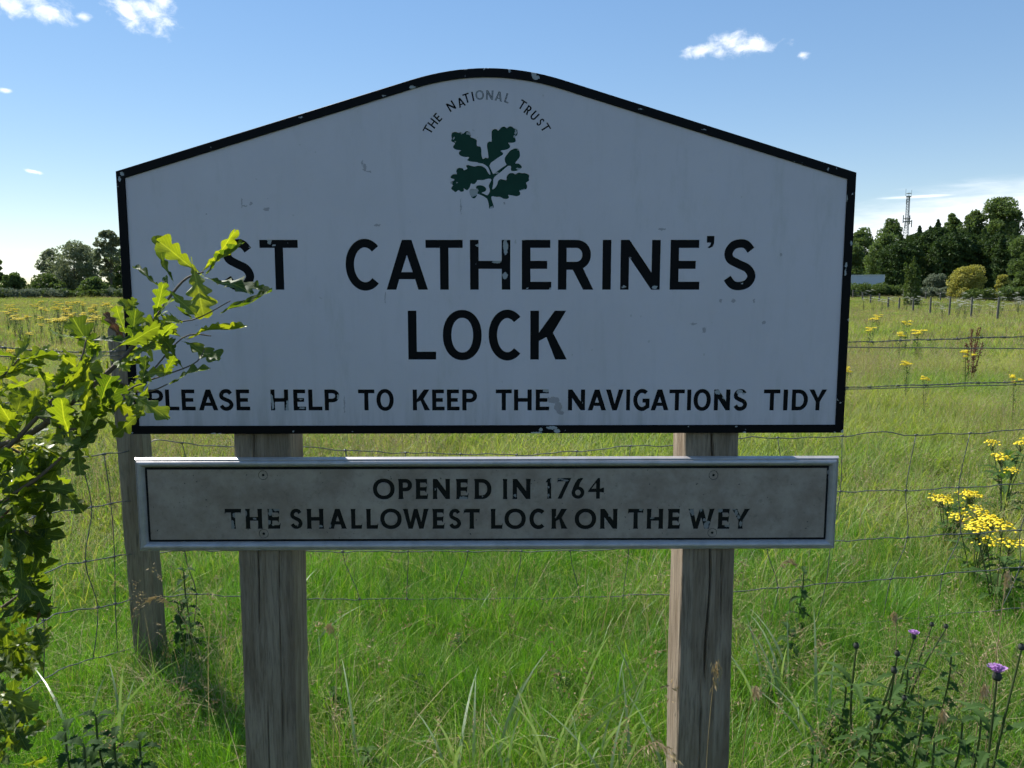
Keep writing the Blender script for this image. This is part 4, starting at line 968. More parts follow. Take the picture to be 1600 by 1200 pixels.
lay('meadow_grass', 'mid', 1.0, 52, 4.7, 18, R(42), wm, lambda x, y: float(np.clip(.42+vn(np.float64(x), np.float64(y), .75, 2)*.85, 0, .999)), 4, 3, .85, 1.2, .2, 'mixed green and straw coloured meadow grass beyond the wire fence')
lay('far_meadow_grass', 'far', 4.0, 60, 18, 108, R(41), wf, lambda x, y: min(.99, .25+.8*fbm(x, y, .16, 2)), 4, 3, .55, .85, .2, 'hazy green and tan grass out to the far hedges')
# broad pale blades between the posts at the bottom
def broad_tuft(name, label, x, y, n, h, seed, wid=.015):
    r = np.random.default_rng(seed); V, T, rd = blades(n, .08, h*.55, h, wid, .22, r, 9, .9, True)
    o = link(name, tri_mesh(name, V, T, rd, [GW])); o.location = (x, y, hgt(x, y)); tag(o, label, 'grass clump', 'broad bladed grass clumps'); return o
p = at(760, 1190, 2.35)
for i, (u, D, n, h, lb) in enumerate([(905,2.2,22,.47,'pale broad grass blades low between the posts, right of centre'),(760,2.15,14,.45,'pale broad grass blades at the bottom centre'),(985,2.5,9,.42,'pale broad grass blades beside the inner face of the right post'),(540,2.25,8,.45,'pale broad grass blades beside the left post foot'),(1250,2.7,20,.50,'arching pale grass clump right of the right post'),(1330,2.5,12,.45,'arching pale grass clump near the thistles'),(1020,2.1,7,.5,'tall grass blades bending in front of the right post'),(470,3.1,8,.5,'grass blades behind the left post'),(90,2.6,10,.5,'broad grass blades under the oak leaves at the left')]):
    q = foot(u, D); broad_tuft('grass_clump', lb, q.x, q.y, n, h, 40+i)

# ------------------------------------------------------------ wild flowers
YEL = plain('ragwort_yellow', (.85, .64, .012), .7, 0, .2, 60)
stem_m = leaf_mat('stem_green', (.06,.09,.03), (.11,.14,.05), .15, 8)
dock_m = leaf_mat('rusty_dock', (.14,.05,.025), (.25,.10,.05), .2, 8, (1.2,1,.8))
lf_m = leaf_mat('weed_leaf', (.05,.10,.025), (.09,.16,.04), .35, 8, rough=.7, spec=.12)
dark_lf = leaf_mat('nettle_leaf', (.03,.065,.018), (.06,.11,.028), .35, 8, rough=.7, spec=.12)
umb_m = plain('white_umbel', (.5, .5, .42), .8, 0, .1)
def disc(mb, c, r, nrm, k=6, mi=0):
    nrm = Vector(nrm).normalized(); t1 = nrm.orthogonal().normalized(); t2 = nrm.cross(t1); c = Vector(c)
    v = [c+nrm*r*.45]+[c+(t1*math.cos(2*math.pi*i/k)+t2*math.sin(2*math.pi*i/k))*r for i in range(k)]+[c-nrm*r*.9]
    mb.add(v, [(0, i+1, (i+1) % k+1) for i in range(k)]+[(k+1, (i+1) % k+1, i+1) for i in range(k)], mi)
def serrated_leaf(mb, base, d, up, ln, w, teeth=5, droop=.2):
    base = Vector(base); d = Vector(d).normalized(); s = d.cross(Vector(up)).normalized(); n_ = s.cross(d)
    L_, R_, C_ = [], [], []
    k = teeth*2
    for i in range(k+1):
        f = i/k; c = base+d*ln*f+n_*(ln*.12*math.sin(f*3)-droop*ln*f*f)
        ww = w*.5*math.sin(math.pi*min(1, f*.92+.05))**.8*(1 if i % 2 else .55); C_.append(c); L_.append(c-s*ww+n_*ww*.3); R_.append(c+s*ww+n_*ww*.3)
    mb.add(L_+C_+R_, [(i, i+1, k+2+i, k+1+i) for i in range(k)]+[(k+1+i, k+2+i, 2*k+3+i, 2*k+2+i) for i in range(k)])
def ragwort(seed, H, heads, florets, fr, label, group, spread=.16):
    r = random.Random(seed); root = empty('ragwort_plant'); tag(root, label, 'flower', group)
    for s_ in range(heads):
        a = r.uniform(0, 6.28); rr_ = r.uniform(.2, 1)*spread; top = Vector((math.cos(a)*rr_, math.sin(a)*rr_, H*r.uniform(.86, 1)))
        mb = MB(); mb.tube([(0,0,0), (top.x*.35, top.y*.35, top.z*.5), top], [.004,.003,.002], 5); mb.build('stem', stem_m, root)
        mf = MB(); ms = MB()
        for i in range(florets):
            f = (i+.5)/florets; aa = i*2.4; q = math.sqrt(f)*spread*.5*(.8+.3*math.sin(aa*2+s_*2+f*9))
            c = top+Vector((math.cos(aa)*q+r.gauss(0,.006), math.sin(aa)*q+r.gauss(0,.006), .03-q*.18+r.uniform(-.012, .010)))
            disc(mf, c, fr*r.uniform(.8, 1.15), (math.cos(aa)*.4+r.uniform(-.3,.3), math.sin(aa)*.4+r.uniform(-.3,.3), 1), 7)
            if i % 3 == 0: ms.tube([top-Vector((0,0,.04)), c], [.0012, .0008], 3)
        mf.build('flower_head', YEL, root); ms.build('flower_stalk', stem_m, root)
    for i in range(18):
        a = r.uniform(0, 6.28); z = H*r.uniform(.12, .85); mb = MB()
        serrated_leaf(mb, (math.cos(a)*.02, math.sin(a)*.02, z), (math.cos(a), math.sin(a), .4), (0,0,1), .13, .05, 4); mb.build('leaf', lf_m, root)
    kids(root); return root
GR = 'yellow ragwort plants near the fence'
near = [(1505,772,4.9,.13,'ragwort with broad yellow heads between the two middle wires at right'),(1553,806,4.3,.13,'large yellow ragwort cluster below the middle wire at right'),
        (1592,836,4.0,.13,'yellow ragwort lowest at the right edge'),(1594,686,6.0,.12,'yellow ragwort at the right edge on the top net wire'),(1592,722,5.6,.11,'yellow ragwort at the right edge just above the middle wire')]
for i, (u, v, D, sp, lb) in enumerate(near):
    b = foot(u, D); z = at(u, v, D).z; o = ragwort(20+i, max(.25, z-b.z), 6 if i < 3 else 3, 34, .0065, lb, GR, sp); o.location = b
far_proto = [ragwort(50+i, .8, 6, 20, .014, 'yellow ragwort plant standing in the open meadow', 'yellow ragwort plants scattered over the meadow', .15) for i in range(3)]
mids = [(1437,516,19,1.0,'densest yellow ragwort standing just above the barbed wire'),(1420,502,23,.9,'small ragwort behind the densest one'),(1368,497,27,1.0,'faint ragwort above the barbed wire near the sign'),(1362,512,21,.8,'ragwort above the barbed wire nearest the sign'),(1375,492,31,1.0,'distant ragwort above the one nearest the sign'),(1425,566,11.5,.55,'pair of small ragwort heads between the upper wires'),(1519,549,12.5,.55,'single ragwort head just below the plain wire'),(1329,575,11,.5,'ragwort touching the right edge of the sign'),(1455,590,10.2,.35,'tiny sparse yellow flowers above the second barbed wire'),(1598,588,10,.4,'ragwort head at the right edge between the upper wires'),(1410,520,18,.8,'ragwort left of the densest one')]
used = set()
def place_rag(u, v, D, s, lb, grp):
    j = len(used) % 3; used.add((u, v, D)); first = len(used) <= 3
    o = far_proto[j] if first else copy_tree(far_proto[j])
    b = foot(u, D); z = at(u, v, D).z; hh = max(.3, (z-b.z)); k = hh/.8
    o.location = b; o.rotation_euler = (0, 0, rs.uniform(0, 6)); o.scale = (s, s, k); o['label'] = lb; o['group'] = grp
for u, v, D, s, lb in mids: place_rag(u, v, D, s, lb, 'yellow ragwort plants right of the sign')
for i in range(64):
    u = rs.uniform(-40, 172) if i % 4 else rs.uniform(60, 160); v = rs.uniform(470, 500); D = 1.55*F/((v-457)+22)*rs.uniform(.85, 1.1) ; D = min(60, D)
    place_rag(u, v, D, rs.uniform(.8, 1.25), 'yellow ragwort plant in the flowering band of meadow left of the sign', 'ragwort band left of the sign')
for (u, v, D) in [(60,506,30),(10,547,13),(8,700,6),(180,480,34),(40,520,24)]: place_rag(u, v, D, .7, 'yellow ragwort plant in the flowering band of meadow left of the sign', 'ragwort band left of the sign')
# cow parsley
cp = empty('cow_parsley'); r = random.Random(3); tag(cp, 'x', 'flower', 'cow parsley across the far meadow')
for i in range(5):
    mb = MB(); mu = MB()
    a = r.uniform(0, 6.28); t_ = Vector((math.cos(a)*.3*r.random(), math.sin(a)*.3*r.random(), r.uniform(.8, 1.05))); mb.tube([(0,0,0), t_*.5, t_], .006, 4)
    for j in range(12): q = math.sqrt(j/12)*.11; disc(mu, t_+Vector((math.cos(j*2.4)*q, math.sin(j*2.4)*q, .03-q*.1)), .019, (0,0,1), 5)
    mb.build('stem', stem_m, cp); mu.build('flower_head', umb_m, cp)
kids(cp)
for i in range(62):
    o = cp if i == 0 else copy_tree(cp)
    u = rs.uniform(1338, 1640); D = rs.uniform(64, 92)
    if i > 50: u, D = rs.uniform(1460, 1620), rs.uniform(44, 60)
    o.location = foot(u, D); o.scale = [rs.uniform(.7, 1.2)]*3; o.rotation_euler = (0,0,rs.uniform(0,6)); o['label'] = 'white cow parsley in the band before the far hedge right of the sign'
# dock
for i, (u, v, D, lb) in enumerate([(1525,502,19,'rusty brown dock spike right of the dense ragwort'),(1526,528,14.5,'lower rusty dock clump crossed by the barbed wire')]):
    b = foot(u, D); h = at(u, v, D).z-b.z; root = empty('dock_plant', b); tag(root, lb, 'dock plant', 'rusty docks')
    for s_ in range(4):
        mb = MB(); dx, dy = rs.uniform(-.1, .1), rs.uniform(-.1, .1); hh = h*rs.uniform(.8, 1); mb.tube([(0,0,0), (dx, dy, hh)], .006, 4)
        for j in range(46): z = hh*rs.uniform(.35, 1); disc(mb, (dx*z/hh+rs.gauss(0,.022), dy*z/hh+rs.gauss(0,.022), z), .014, (rs.gauss(0,1), rs.gauss(0,1), 1), 4)
        mb.build('seed_spike', dock_m, root)
# thistles and weeds bottom right
thp = plain('thistle_purple', (.50, .26, .56), .7, 0, .2, 200); thb = plain('thistle_bud', (.035, .04, .028), .7, 0, .3, 200); thb2 = plain('thistle_bract', (.06,.09,.04), .7)
def bud(mb, c, r, hgt_):
    c = Vector(c)
    prof_ = [(0,-.1),(.75,.05),(1,.35),(.9,.65),(.55,1.0)]
    for i in range(len(prof_)-1):
        pass
    n = 10; v = []; 
    for (a, h) in prof_:
        for j in range(n): t_ = 2*math.pi*j/n; v.append(c+Vector((math.cos(t_)*r*a, math.sin(t_)*r*a, h*hgt_)))
    mb.add(v, [(i*n+j, i*n+(j+1)%n, (i+1)*n+(j+1)%n, (i+1)*n+j) for i in range(len(prof_)-1) for j in range(n)])
    for j in range(36):
        a = j*2.4; h = (j/36)*hgt_*.9; rr_ = r*(.7+.35*math.sin(h/hgt_*3)); p0 = c+Vector((math.cos(a)*rr_, math.sin(a)*rr_, h)); d = Vector((math.cos(a), math.sin(a), .8)).normalized()
        s_ = Vector((-math.sin(a), math.cos(a), 0))*r*.12; mb.add([p0-s_, p0+s_, p0+d*r*.45], [(0,1,2)])
def thistle(u0, D0, heads, label):
    b = foot(u0, D0); root = empty('thistle_plant', b); tag(root, label, 'thistle', 'purple thistles'); r = random.Random(int(u0))
    for (u, v, D, purple, rad) in heads:
        rad *= .8; c = at(u, v, D)-b; mid_ = Vector((c.x*.5+r.uniform(-.03,.03), c.y*.5, c.z*.55))
        st = catmull([(0,0,0), mid_, c-Vector((0,0,rad))], 5, False); mb = MB(); mb.tube(st, [.005-.003*i/len(st) for i in range(len(st))], 6)
        for i in range(2, len(st)-1):
            for q in range(2):
                a = r.uniform(0, 6.28); mb2 = None
        mb.build('stem', stem_m, root)
        mb = MB(); bud(mb, c-Vector((0,0,rad*.8)), rad*.66, rad*1.4); mb.build('flower_bud', thb, root)
        if purple:
            mb = MB()
            for i in range(70):
                a = r.uniform(0, 6.28); sp = r.random()**.6; t0 = c+Vector((math.cos(a)*rad*.3*sp, math.sin(a)*rad*.3*sp, rad*.5)); t1 = c+Vector((math.cos(a)*rad*1.45*sp, math.sin(a)*rad*1.45*sp, rad*(1.75-.5*sp)))
                mb.tube([t0, t1], [.0007, .0013], 3)
            mb.build('petals', thp, root)
        for i in range(6):
            f = r.uniform(.15, .85); p0 = Vector(st[int(f*(len(st)-1))]); a = r.uniform(0, 6.28); mb = MB()
            serrated_leaf(mb, p0, (math.cos(a), math.sin(a), r.uniform(.1,.6)), (0,0,1), r.uniform(.07,.12), .03, 6, .3); mb.build('leaf', lf_m, root)
thistle(1385, 2.45, [(1338,1008,2.35,0,.015),(1402,1020,2.3,0,.014),(1397,1046,2.28,0,.016),(1413,1090,2.3,0,.012),(1372,1120,2.3,0,.012)], 'thistle with dark unopened buds right of the right post')
thistle(1440, 2.75, [(1428,994,2.7,1,.015),(1456,975,2.8,0,.013),(1478,978,2.75,0,.013)], 'thistle with one small pinkish purple flower right of the dark buds')
thistle(1585, 2.2, [(1558,1055,2.1,1,.020),(1596,1010,2.2,0,.014)], 'thistle with the brightest purple flower at the right edge')
# nettles / bindweed on the wires
WEEDS = [(u_, v_, D_, lb_, 40+i_, 11, .06, lf_m) for i_, (u_, v_, D_, lb_) in enumerate([(1350,1075,2.5,'light green weed under the dark thistle buds'),(1395,1150,2.2,'light green weed at the bottom below the dark thistle buds'),(1450,1050,2.6,'light green weed under the small pinkish thistle flower'),(1500,1165,2.1,'light green weed at the bottom between two thistles'),(1575,1120,2.2,'light green weed at the lower right corner'),(1520,1030,2.7,'light green weed between the two purple flowers'),(1300,1170,2.2,'light green weed at the bottom left of the thistles'),(1225,1060,2.7,'light green weed between the right post and the arching grass'),(560,1170,2.2,'light green weed at the bottom beside the left post'),(880,1060,2.7,'light green weed in the middle of the grass between the posts')])]
def nettle(u, vtop, D, label, seed, n=9, ls=.07, mat_=None, lean=0):
    b = foot(u, D); h = max(.15, at(u, vtop, D).z-b.z); root = empty('nettle_plant', b); tag(root, label, 'weed', 'leafy weeds'); r = random.Random(seed)
    mb = MB(); st = [(lean*f*f, .02*math.sin(f*5), h*f) for f in np.linspace(0, 1, 9)]; mb.tube(st, .0028, 5); mb.build('stem', stem_m, root)
    for i in range(n):
        f = .3+.7*i/(n-1); p0 = Vector((lean*f*f, .02*math.sin(f*5), h*f)); a0 = i*1.57+r.uniform(-.3,.3)
        for s_ in (0, math.pi):
            a = a0+s_; mb = MB(); serrated_leaf(mb, p0, (math.cos(a), math.sin(a), -.1+.5*(f > .9)), (0,0,1), ls*(1.15-f*.5)*r.uniform(.8,1.2), ls*.62*(1.15-f*.5), 6, .3); mb.build('leaf', mat_ or dark_lf, root)
for i, a_ in enumerate([(268,893,3.25,'nettle climbing beside the leaning fence post',1,9,.075),(256,945,3.2,'shorter nettle at the foot of the leaning fence post',2,7,.075),(1273,893,3.3,'dark weed hanging on the lower wires right of the right post',3,8,.07),(1252,985,3.0,'leafy weed below the one on the wires',4,8,.08),(712,1000,3.0,'small broad leaved weed between the posts',5,6,.07),(640,1075,2.7,'low leafy weed between the posts near the left one',6,5,.06),
        (112,1125,2.25,'tallest dark leafy nettle in the lower left corner',7,13,.075),(182,1162,2.2,'dark nettle right of the tallest corner nettle',8,12,.07),(60,1150,2.2,'dark nettle at the bottom left edge',9,12,.075),(140,1160,2.1,'low dark nettle in front of the tallest corner nettle',15,12,.07),(90,1172,2.05,'low dark nettle at the very bottom left',16,11,.07),(1480,1110,2.4,'low weed under the thistles',10,7,.08),(1545,1135,2.3,'low weed under the brightest thistle flower',11,7,.08),(1330,1120,2.5,'low weed left of the thistles',12,6,.07),(505,1080,2.6,'dark weed close to the left post',13,6,.07),(1130,893,3.4,'thin weed climbing behind the right post',14,7,.05)]+WEEDS): nettle(*a_)
# dry tangle at the foot of the fence post
for i, (u, D, n, h, lb) in enumerate([(225,2.80,170,.26,'curled dry straw tangle in the grass before the leaning fence post'),(300,2.95,60,.22,'thin dry grass patch between the fence post and the left post'),(1215,3.0,34,.3,'dry grass patch under the right end of the plaque')]):
    r = np.random.default_rng(90+i); V, T, rd = blades(n, .12 if i == 0 else .09, h*.6, h*1.25, .0032, .8, r, 7, 1.5)
    q = foot(u, D); o = link('dry_grass_clump', tri_mesh('dry_grass_clump', V, T, rd, [ST])); o.location = (q.x, q.y, q.z+.03); tag(o, lb, 'grass clump', 'dry grass clumps')
# dry grass heads near the camera
def dry_head(u0, D0, tip, label, seed):
    b = foot(u0, D0); c = at(*tip)-b; r = random.Random(seed); root = empty('dry_grass_stalk', b); tag(root, label, 'grass stalk', 'dry grass seed stalks')
    st = catmull([(0,0,0), (c.x*.25, c.y*.4, c.z*.7), (c.x*.7, c.y*.8, c.z*1.0), tuple(c)], 6, False); mb = MB(); mb.tube(st, .0011, 4); mb.build('stalk', ST, root)
    mb = MB(); k = len(st)
    for i in range(60):
        f = 1-.42*r.random(); p0 = Vector(st[min(k-2, int(f*(k-1)))]).lerp(Vector(st[min(k-1, int(f*(k-1))+1)]), r.random())+Vector((r.gauss(0,.004), r.gauss(0,.004), r.gauss(0,.004))); d = (Vector(st[-1])-Vector(st[-4])).normalized()+Vector((r.gauss(0,.3), r.gauss(0,.3), r.gauss(0,.3)))
        s_ = d.cross(Vector((0,1,0))).normalized()*.0018; mb.add([p0, p0+d*.006+s_, p0+d*.015, p0+d*.006-s_], [(0,1,2,3)])
    mb.build('seed_head', ST, root)
for i, a_ in enumerate([(1180,2.1,(1185,1083,2.0),'drooping tan seed head just right of the right post'),(960,1.9,(1052,1185,1.62),'tan seed head arching across the foot of the right post'),(1120,1.75,(1122,1050,1.66),'thin pale seed head in front of the right post'),(300,2.7,(232,938,2.75),'feathery tan seed head beside the leaning fence post'),(1440,2.6,(1395,962,2.6),'bent straw seed head right of the weeds on the wire'),(1500,2.3,(1475,1120,2.2),'brown withered stalk at lower right'),(1565,2.3,(1540,1080,2.2),'brown withered stalk below the brightest purple flower'),(1590,2.5,(1575,905,2.4),'tall pale stalk at the right edge'),(520,2.6,(512,980,2.6),'straw seed head just right of the left post'),(1200,3.1,(1240,880,3.1),'pale bent stalk under the plaque end')]):
    dry_head(*a_, seed=70+i)

# ------------------------------------------------------------ oak sapling at the left
oakleaf = leaf_mat('oak_leaf', (.035,.075,.018), (.12,.165,.032), .5, 9, (2.2,2.0,.30), .5, vein=True, objrand=True, spec=.35)
oakleaf2 = leaf_mat('young_oak_leaf', (.12,.19,.022), (.23,.27,.035), .50, 9, (1.75,1.65,.35), .38, vein=True, objrand=True, spec=.5)
oakbrown = leaf_mat('browned_oak_leaf', (.10,.055,.03), (.17,.10,.05), .35, 9, (1.5,1.1,.7), .6, vein=True, objrand=True)
twig_m = plain('oak_twig', (.13, .095, .065), .8, 0, .3, 60)
def oak_leaf_mesh(seed, mat_):
    # lobed blade, unit length along +X, folded along the midrib, edge curled
    r = random.Random(seed); n = 44; nl = r.choice((3.6, 4.2, 4.8)); amps = [r.uniform(.55, 1.0) for _ in range(24)]; ph = r.uniform(-.4, .4); curl = r.uniform(-.5, .7); fold = r.uniform(.15, .5); tw = r.uniform(-.5, .5)
    env = lambda t_: .315*(t_**.7)*(1-t_**5.5)**.8*1.18
    V, Vn, LU = [], [], []
    for i in range(n+1):
        t_ = i/n
        row = []
        for sd_ in (-1, 1):
            lob = .5+.5*math.cos(2*math.pi*(nl*t_**1.1)+ph+(0.35 if sd_ > 0 else 0)); li = int(nl*t_**1.1+(ph+(.35 if sd_ > 0 else 0))/6.283+.5)+(12 if sd_ > 0 else 0); w = env(t_)*(.34+.66*amps[li % 24]*lob**.5)+.008
            row.append(w*sd_)
        zc_ = -curl*.22*t_*t_+.03*math.sin(t_*7+seed)
        for f in (-1, -.55, 0, .55, 1):
            y = abs(f)*(row[0] if f < 0 else row[1]); sweepf = abs(f)*(.05+.10*((row[0] if f < 0 else row[1]).__abs__()/max(.05, env(t_)+.01)))*(1-t_*.3)
            z = zc_+abs(y)*fold+.022*math.sin(t_*23+f*3+seed)*abs(f)+tw*y*t_*.6
            V.append((t_*1.0+sweepf-.0, y, z)); LU.append((t_, y, seed*.37)); Vn.append(1.0 if f == 0 else (.35 if abs(f) < .9 and math.cos(2*math.pi*nl*t_**1.1+ph) > .75 else 0))
    F_ = [(i*5+j, (i+1)*5+j, (i+1)*5+j+1, i*5+j+1) for i in range(n) for j in range(4)]
    b = len(V); V += [(-.09,-.006,0),(-.09,.006,0),(0.02,-.006,.002),(0.02,.006,.002)]; Vn += [.6]*4; LU += [(0, 0, 0)]*4; F_.append((b, b+2, b+3, b+1))
    me = bpy.data.meshes.new('leaf'); me.from_pydata(V, [], F_); me.update()
    a_ = me.attributes.new('vein', 'FLOAT', 'POINT'); a_.data.foreach_set('value', Vn)
    a_ = me.attributes.new('luv', 'FLOAT_VECTOR', 'POINT'); a_.data.foreach_set('vector', np.array(LU, np.float32).ravel())
    me.polygons.foreach_set('use_smooth', [True]*len(F_)); me.materials.append(mat_); return me
OL = [oak_leaf_mesh(i, oakleaf) for i in range(6)]; OY = [oak_leaf_mesh(20+i, oakleaf2) for i in range(5)]; OB = [oak_leaf_mesh(40+i, oakbrown) for i in range(2)]
T0 = Vector((-1.62, -.25, 0)); oaks = empty('oak_sapling', T0); tag(oaks, 'young oak reaching in from the left, lobed leaves over the sign edge', 'tree')
leafN = 0
def leaf(base, tip, nrm, me, wf=1.0, label=None):
    global leafN
    d = tip-base; ln = d.length; d.normalize(); nrm = nrm-d*nrm.dot(d); nrm.normalize(); s_ = nrm.cross(d)
    o = bpy.data.objects.new('leaf', me); col.objects.link(o); o.parent = oaks
    Mx = Matrix((d*ln, s_*ln*wf, nrm*ln)).transposed().to_4x4(); Mx.translation = base-T0; o.matrix_local = Mx; leafN += 1
    return o
rl = random.Random(21)
def P3(u, v, D): return at(u, v, D)
branches = []
def branch(pts, r0, r1, leaves=True):
    q = [Vector(x) for x in catmull([tuple(P3(*p)) for p in pts], 5, False)]; k = len(q)
    mb = MB(); mb.tube([p-T0 for p in q], [r0+(r1-r0)*i/(k-1) for i in range(k)], 6); mb.build('branch', twig_m, oaks, True); branches.append((q, leaves)); return q
mb = MB(); tr_ = [Vector((0,0,-.1)), Vector((.05,.03,.5)), Vector((.02,.0,1.0)), Vector((.12,.02,1.5)), Vector((.1,.05,2.2))]
mb.tube(tr_, [.032,.026,.020,.014,.006], 9); mb.build('trunk', twig_m, oaks, True)
branch([(-420,700,1.75),(-150,720,1.5),(20,690,1.42),(110,630,1.40),(165,585,1.40),(205,545,1.42),(240,500,1.44),(285,440,1.45),(318,425,1.46)], .0065, .0014)
branch([(165,585,1.40),(215,600,1.38),(285,528,1.42),(330,525,1.43)], .002, .001)
branch([(110,630,1.40),(170,612,1.36),(230,612,1.34),(262,600,1.34)], .0022, .001)
branch([(-150,760,1.5),(-20,720,1.36),(60,650,1.33),(120,575,1.34),(135,530,1.35)], .005, .001)
branch([(-150,780,1.5),(-40,800,1.34),(40,760,1.28),(90,720,1.27),(120,690,1.27)], .005, .001)
branch([(60,650,1.33),(120,670,1.3),(200,610,1.31),(222,600,1.31)], .0025, .001)
branch([(-420,900,1.8),(-150,900,1.5),(-40,850,1.35),(30,830,1.3),(70,850,1.3)], .006, .001)
branch([(-420,1000,1.85),(-150,1050,1.55),(-40,980,1.45),(30,930,1.42),(62,905,1.42)], .006, .001)
branch([(-420,1150,1.9),(-150,1150,1.7),(-40,1080,1.6),(10,1040,1.55),(30,1010,1.55)], .006, .001)
branch([(-150,720,1.5),(-60,620,1.42),(0,590,1.4),(30,560,1.4)], .004, .001)
branch([(-150,900,1.5),(-30,740,1.5),(10,700,1.48),(60,730,1.46),(100,760,1.44)], .004, .001)
branch([(240,500,1.44),(300,500,1.42),(360,470,1.40)], .0014, .0008)
branch([(215,600,1.38),(300,570,1.36),(320,545,1.36)], .0014, .0008)
for sec in [(-420,700,1.75),(-420,900,1.8),(-420,1000,1.85),(-420,1150,1.9)]:
    p = P3(*sec); q = T0+Vector((.05,.02,p.z*.8)); mb = MB(); mb.tube([q-T0, (q.lerp(p,.5)-T0)+Vector((0,0,.03)), p-T0], [.012,.009,.0065], 7); mb.build('branch', twig_m, oaks, True)
view = lambda p: (CAM-p).normalized()
# leaves seen singly over the sign: (base px, tip px, D base, D tip, facing tilt, set, width factor)
hero = [((313,428),(248,376),1.46,1.45,(.1,0,.3),'Y',.85),((300,408),(318,492),1.45,1.42,(.1,0,.1),'Y',1.0),((316,426),(366,364),1.46,1.40,(.8,0,.2),'Y',.55),((318,428),(380,386),1.46,1.38,(.3,0,1.1),'L',.6),((270,442),(240,376),1.45,1.50,(1.2,0,.2),'L',.45),
        ((252,450),(210,412),1.45,1.50,(.3,0,1.3),'L',.4),((262,452),(305,490),1.43,1.40,(.1,0,.3),'Y',.8),((325,435),(388,448),1.44,1.36,(0,0,1.2),'L',.85),((370,445),(411,448),1.40,1.37,(.2,0,.8),'L',.8),((345,492),(420,452),1.42,1.36,(0,.2,1.6),'L',.45),
        ((290,528),(378,503),1.42,1.36,(0,.2,1.6),'Y',.4),((285,527),(225,498),1.42,1.44,(.2,0,.2),'Y',.8),((288,535),(340,560),1.40,1.34,(0,0,1.0),'L',.9),((255,590),(272,556),1.34,1.33,(.2,0,.1),'Y',.8),((232,600),(215,650),1.34,1.33,(.2,0,.1),'Y',.9),((195,610),(258,648),1.32,1.28,(.1,0,.2),'Y',.75),
        ((262,600),(318,570),1.34,1.30,(0,0,1.3),'L',.6),((240,500),(255,445),1.44,1.42,(.3,0,.1),'Y',.9),((236,508),(268,545),1.43,1.40,(.1,0,.3),'L',.9),((200,540),(165,492),1.42,1.45,(.3,0,.9),'B',.6),((225,510),(190,468),1.43,1.45,(.3,0,.6),'L',.8),((245,535),(275,570),1.40,1.38,(.4,0,.2),'Y',.7),
        ((160,575),(115,500),1.40,1.42,(.1,0,.1),'L',.9),((150,590),(95,560),1.40,1.38,(.1,0,.3),'Y',.9),((255,515),(210,520),1.42,1.40,(.1,0,.3),'Y',.8),((205,590),(265,580),1.37,1.34,(.1,0,.6),'Y',.7),((225,640),(180,680),1.31,1.30,(.2,0,.1),'L',.9),((120,680),(145,640),1.3,1.29,(.1,0,.2),'Y',1),((120,690),(125,740),1.27,1.26,(.1,0,.2),'L',1),((100,760),(128,800),1.44,1.42,(.1,0,.2),'L',1)]
for (a, b_, D0, D1, tl, st_, wf) in hero:
    p, q = P3(*a, D0), P3(*b_, D1); n_ = view(p)+Vector(tl)*1.0
    leaf(p, q, n_, rl.choice({'Y': OY, 'L': OL, 'B': OB}[st_]), wf*1.1)
# the rest grow alternately along every branch with a rosette at its tip
cand = []
for q, _ in branches:
    k = len(q)
    for i in range(2, k):
        f = i/(k-1)
        if f < .35: continue
        p = q[i]; t_ = (q[i]-q[i-1]).normalized(); nl_ = 2 if i < k-1 else 5
        for j in range(nl_):
            d = (t_*rl.uniform(.2, 1.0)+Vector((rl.gauss(0, .6), rl.gauss(0, .5), rl.gauss(-.05, .6)))).normalized()
            cand.append((p, d, f))
# extra sprays filling the mass: (pixel centre, distance, count, spread px)
for (u, v, D, n_, su, sv_) in [(40,620,1.42,26,55,45),(110,600,1.40,16,45,35),(20,700,1.36,30,45,45),(80,690,1.32,18,50,30),(170,625,1.34,14,45,30),(25,780,1.32,30,38,45),(20,860,1.34,30,35,40),(50,900,1.40,14,30,25),(15,950,1.42,30,38,45),(10,1030,1.5,34,35,40),(-5,1110,1.55,30,30,40),(205,520,1.44,8,25,25),(150,560,1.40,10,35,25),(60,820,1.3,8,30,30),(5,1165,1.6,30,38,35),(30,1120,1.62,16,26,40),(-60,700,1.4,20,40,80),(-60,900,1.5,20,40,80)]:
    for j in range(n_): cand.append((P3(u+rl.gauss(0, su*.6), v+rl.gauss(0, sv_*.6), D+rl.gauss(0, .07)), Vector((rl.gauss(.2, .7), rl.gauss(0, .6), rl.gauss(0, .6))).normalized(), rl.random()))
def upx(p):
    d = p-CAM; w = d.dot(FW); return 800+F*d.dot(RT)/w, 600-F*d.dot(UP)/w
LIM = [(440,262),(480,280),(520,280),(560,258),(600,236),(640,222),(670,190),(700,140),(760,128),(800,120),(860,90),(900,86),(960,80),(1020,72),(1100,68),(1200,76)]
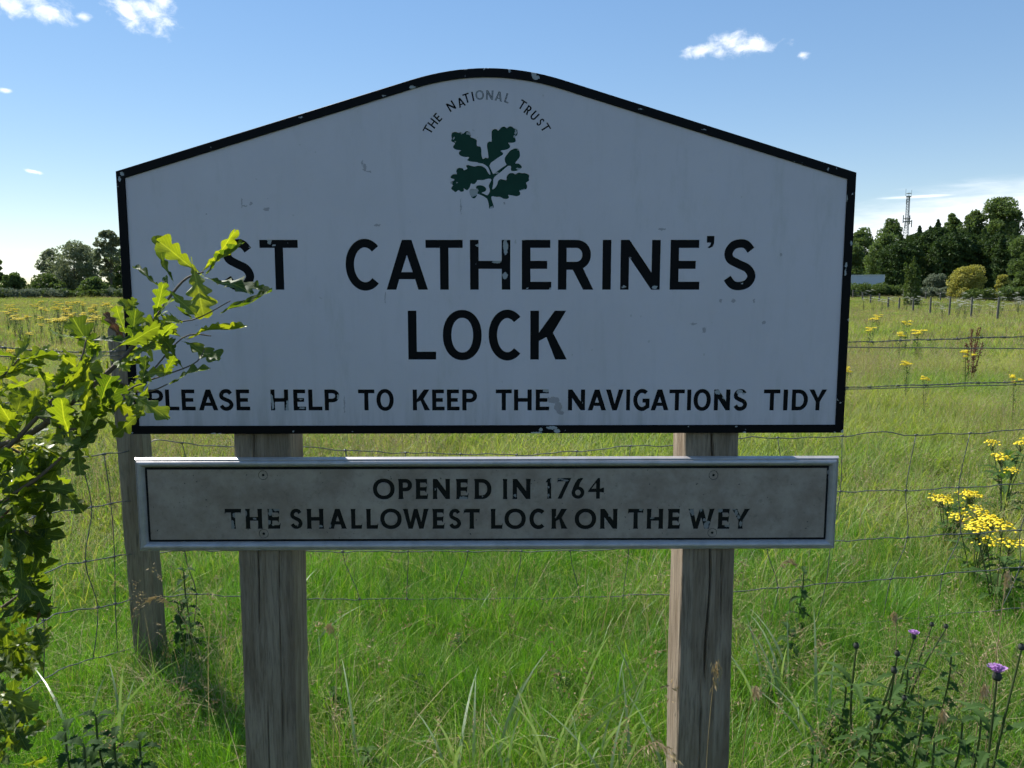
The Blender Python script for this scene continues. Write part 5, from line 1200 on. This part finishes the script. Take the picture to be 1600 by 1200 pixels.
LOW = [(-200,530),(0,540),(60,525),(110,510),(150,520),(170,475),(240,430),(300,420),(340,420)]
kept = []
for p, d, f in cand:
    ln = rl.uniform(.038, .078); tip = p+d*ln; u, v = upx(tip); u0, v0 = upx(p)
    if rl.random() < (.38 if v < 720 else .2): continue
    if u > np.interp(v, [a for a, _ in LIM], [b_ for _, b_ in LIM]) or v < np.interp(u, [a for a, _ in LOW], [b_ for _, b_ in LOW]): continue
    kept.append((p, tip, v, u))
extra = []
rl.shuffle(kept)
for i, (p, tip, v, u) in enumerate(kept):
    n_ = Vector((rl.gauss(0, .6), rl.gauss(-.25, .6), rl.gauss(.75, .4)))
    ms_ = OB if rl.random() < .018 else (OY if rl.random() < (.38 if v < 720 else .12) else OL); me_ = rl.choice(ms_)
    if leafN < 300: leaf(p, tip, n_, me_, rl.uniform(.8, 1.1))
    else: extra.append((p, tip, n_, me_))
if extra:
    V, Fq, vn_, mi, lu_ = [], [], [], [], []
    for p, tip, n_, me_ in extra:
        d = tip-p; ln = d.length; d.normalize(); n_ = (n_-d*n_.dot(d)).normalized(); s_ = n_.cross(d); b = len(V)
        for v_ in me_.vertices: V.append(p-T0+(d*v_.co.x+s_*v_.co.y+n_*v_.co.z)*ln)
        vn_ += [a_.value for a_ in me_.attributes['vein'].data]; lu_ += [tuple(a_.vector) for a_ in me_.attributes['luv'].data]
        Fq += [tuple(i+b for i in pl_.vertices) for pl_ in me_.polygons]; mi += [0 if me_ in OL else 1 if me_ in OY else 2]*len(me_.polygons)
    me = bpy.data.meshes.new('foliage'); me.from_pydata(V, [], Fq); me.update(); me.polygons.foreach_set('material_index', mi)
    for m_ in (oakleaf, oakleaf2, oakbrown): me.materials.append(m_)
    a_ = me.attributes.new('vein', 'FLOAT', 'POINT'); a_.data.foreach_set('value', vn_)
    a_ = me.attributes.new('luv', 'FLOAT_VECTOR', 'POINT'); a_.data.foreach_set('vector', np.array(lu_, np.float32).ravel())
    o = link('foliage', me, None, oaks, True); o['kind'] = 'stuff'
print('leaves', leafN, 'extra', len(extra))
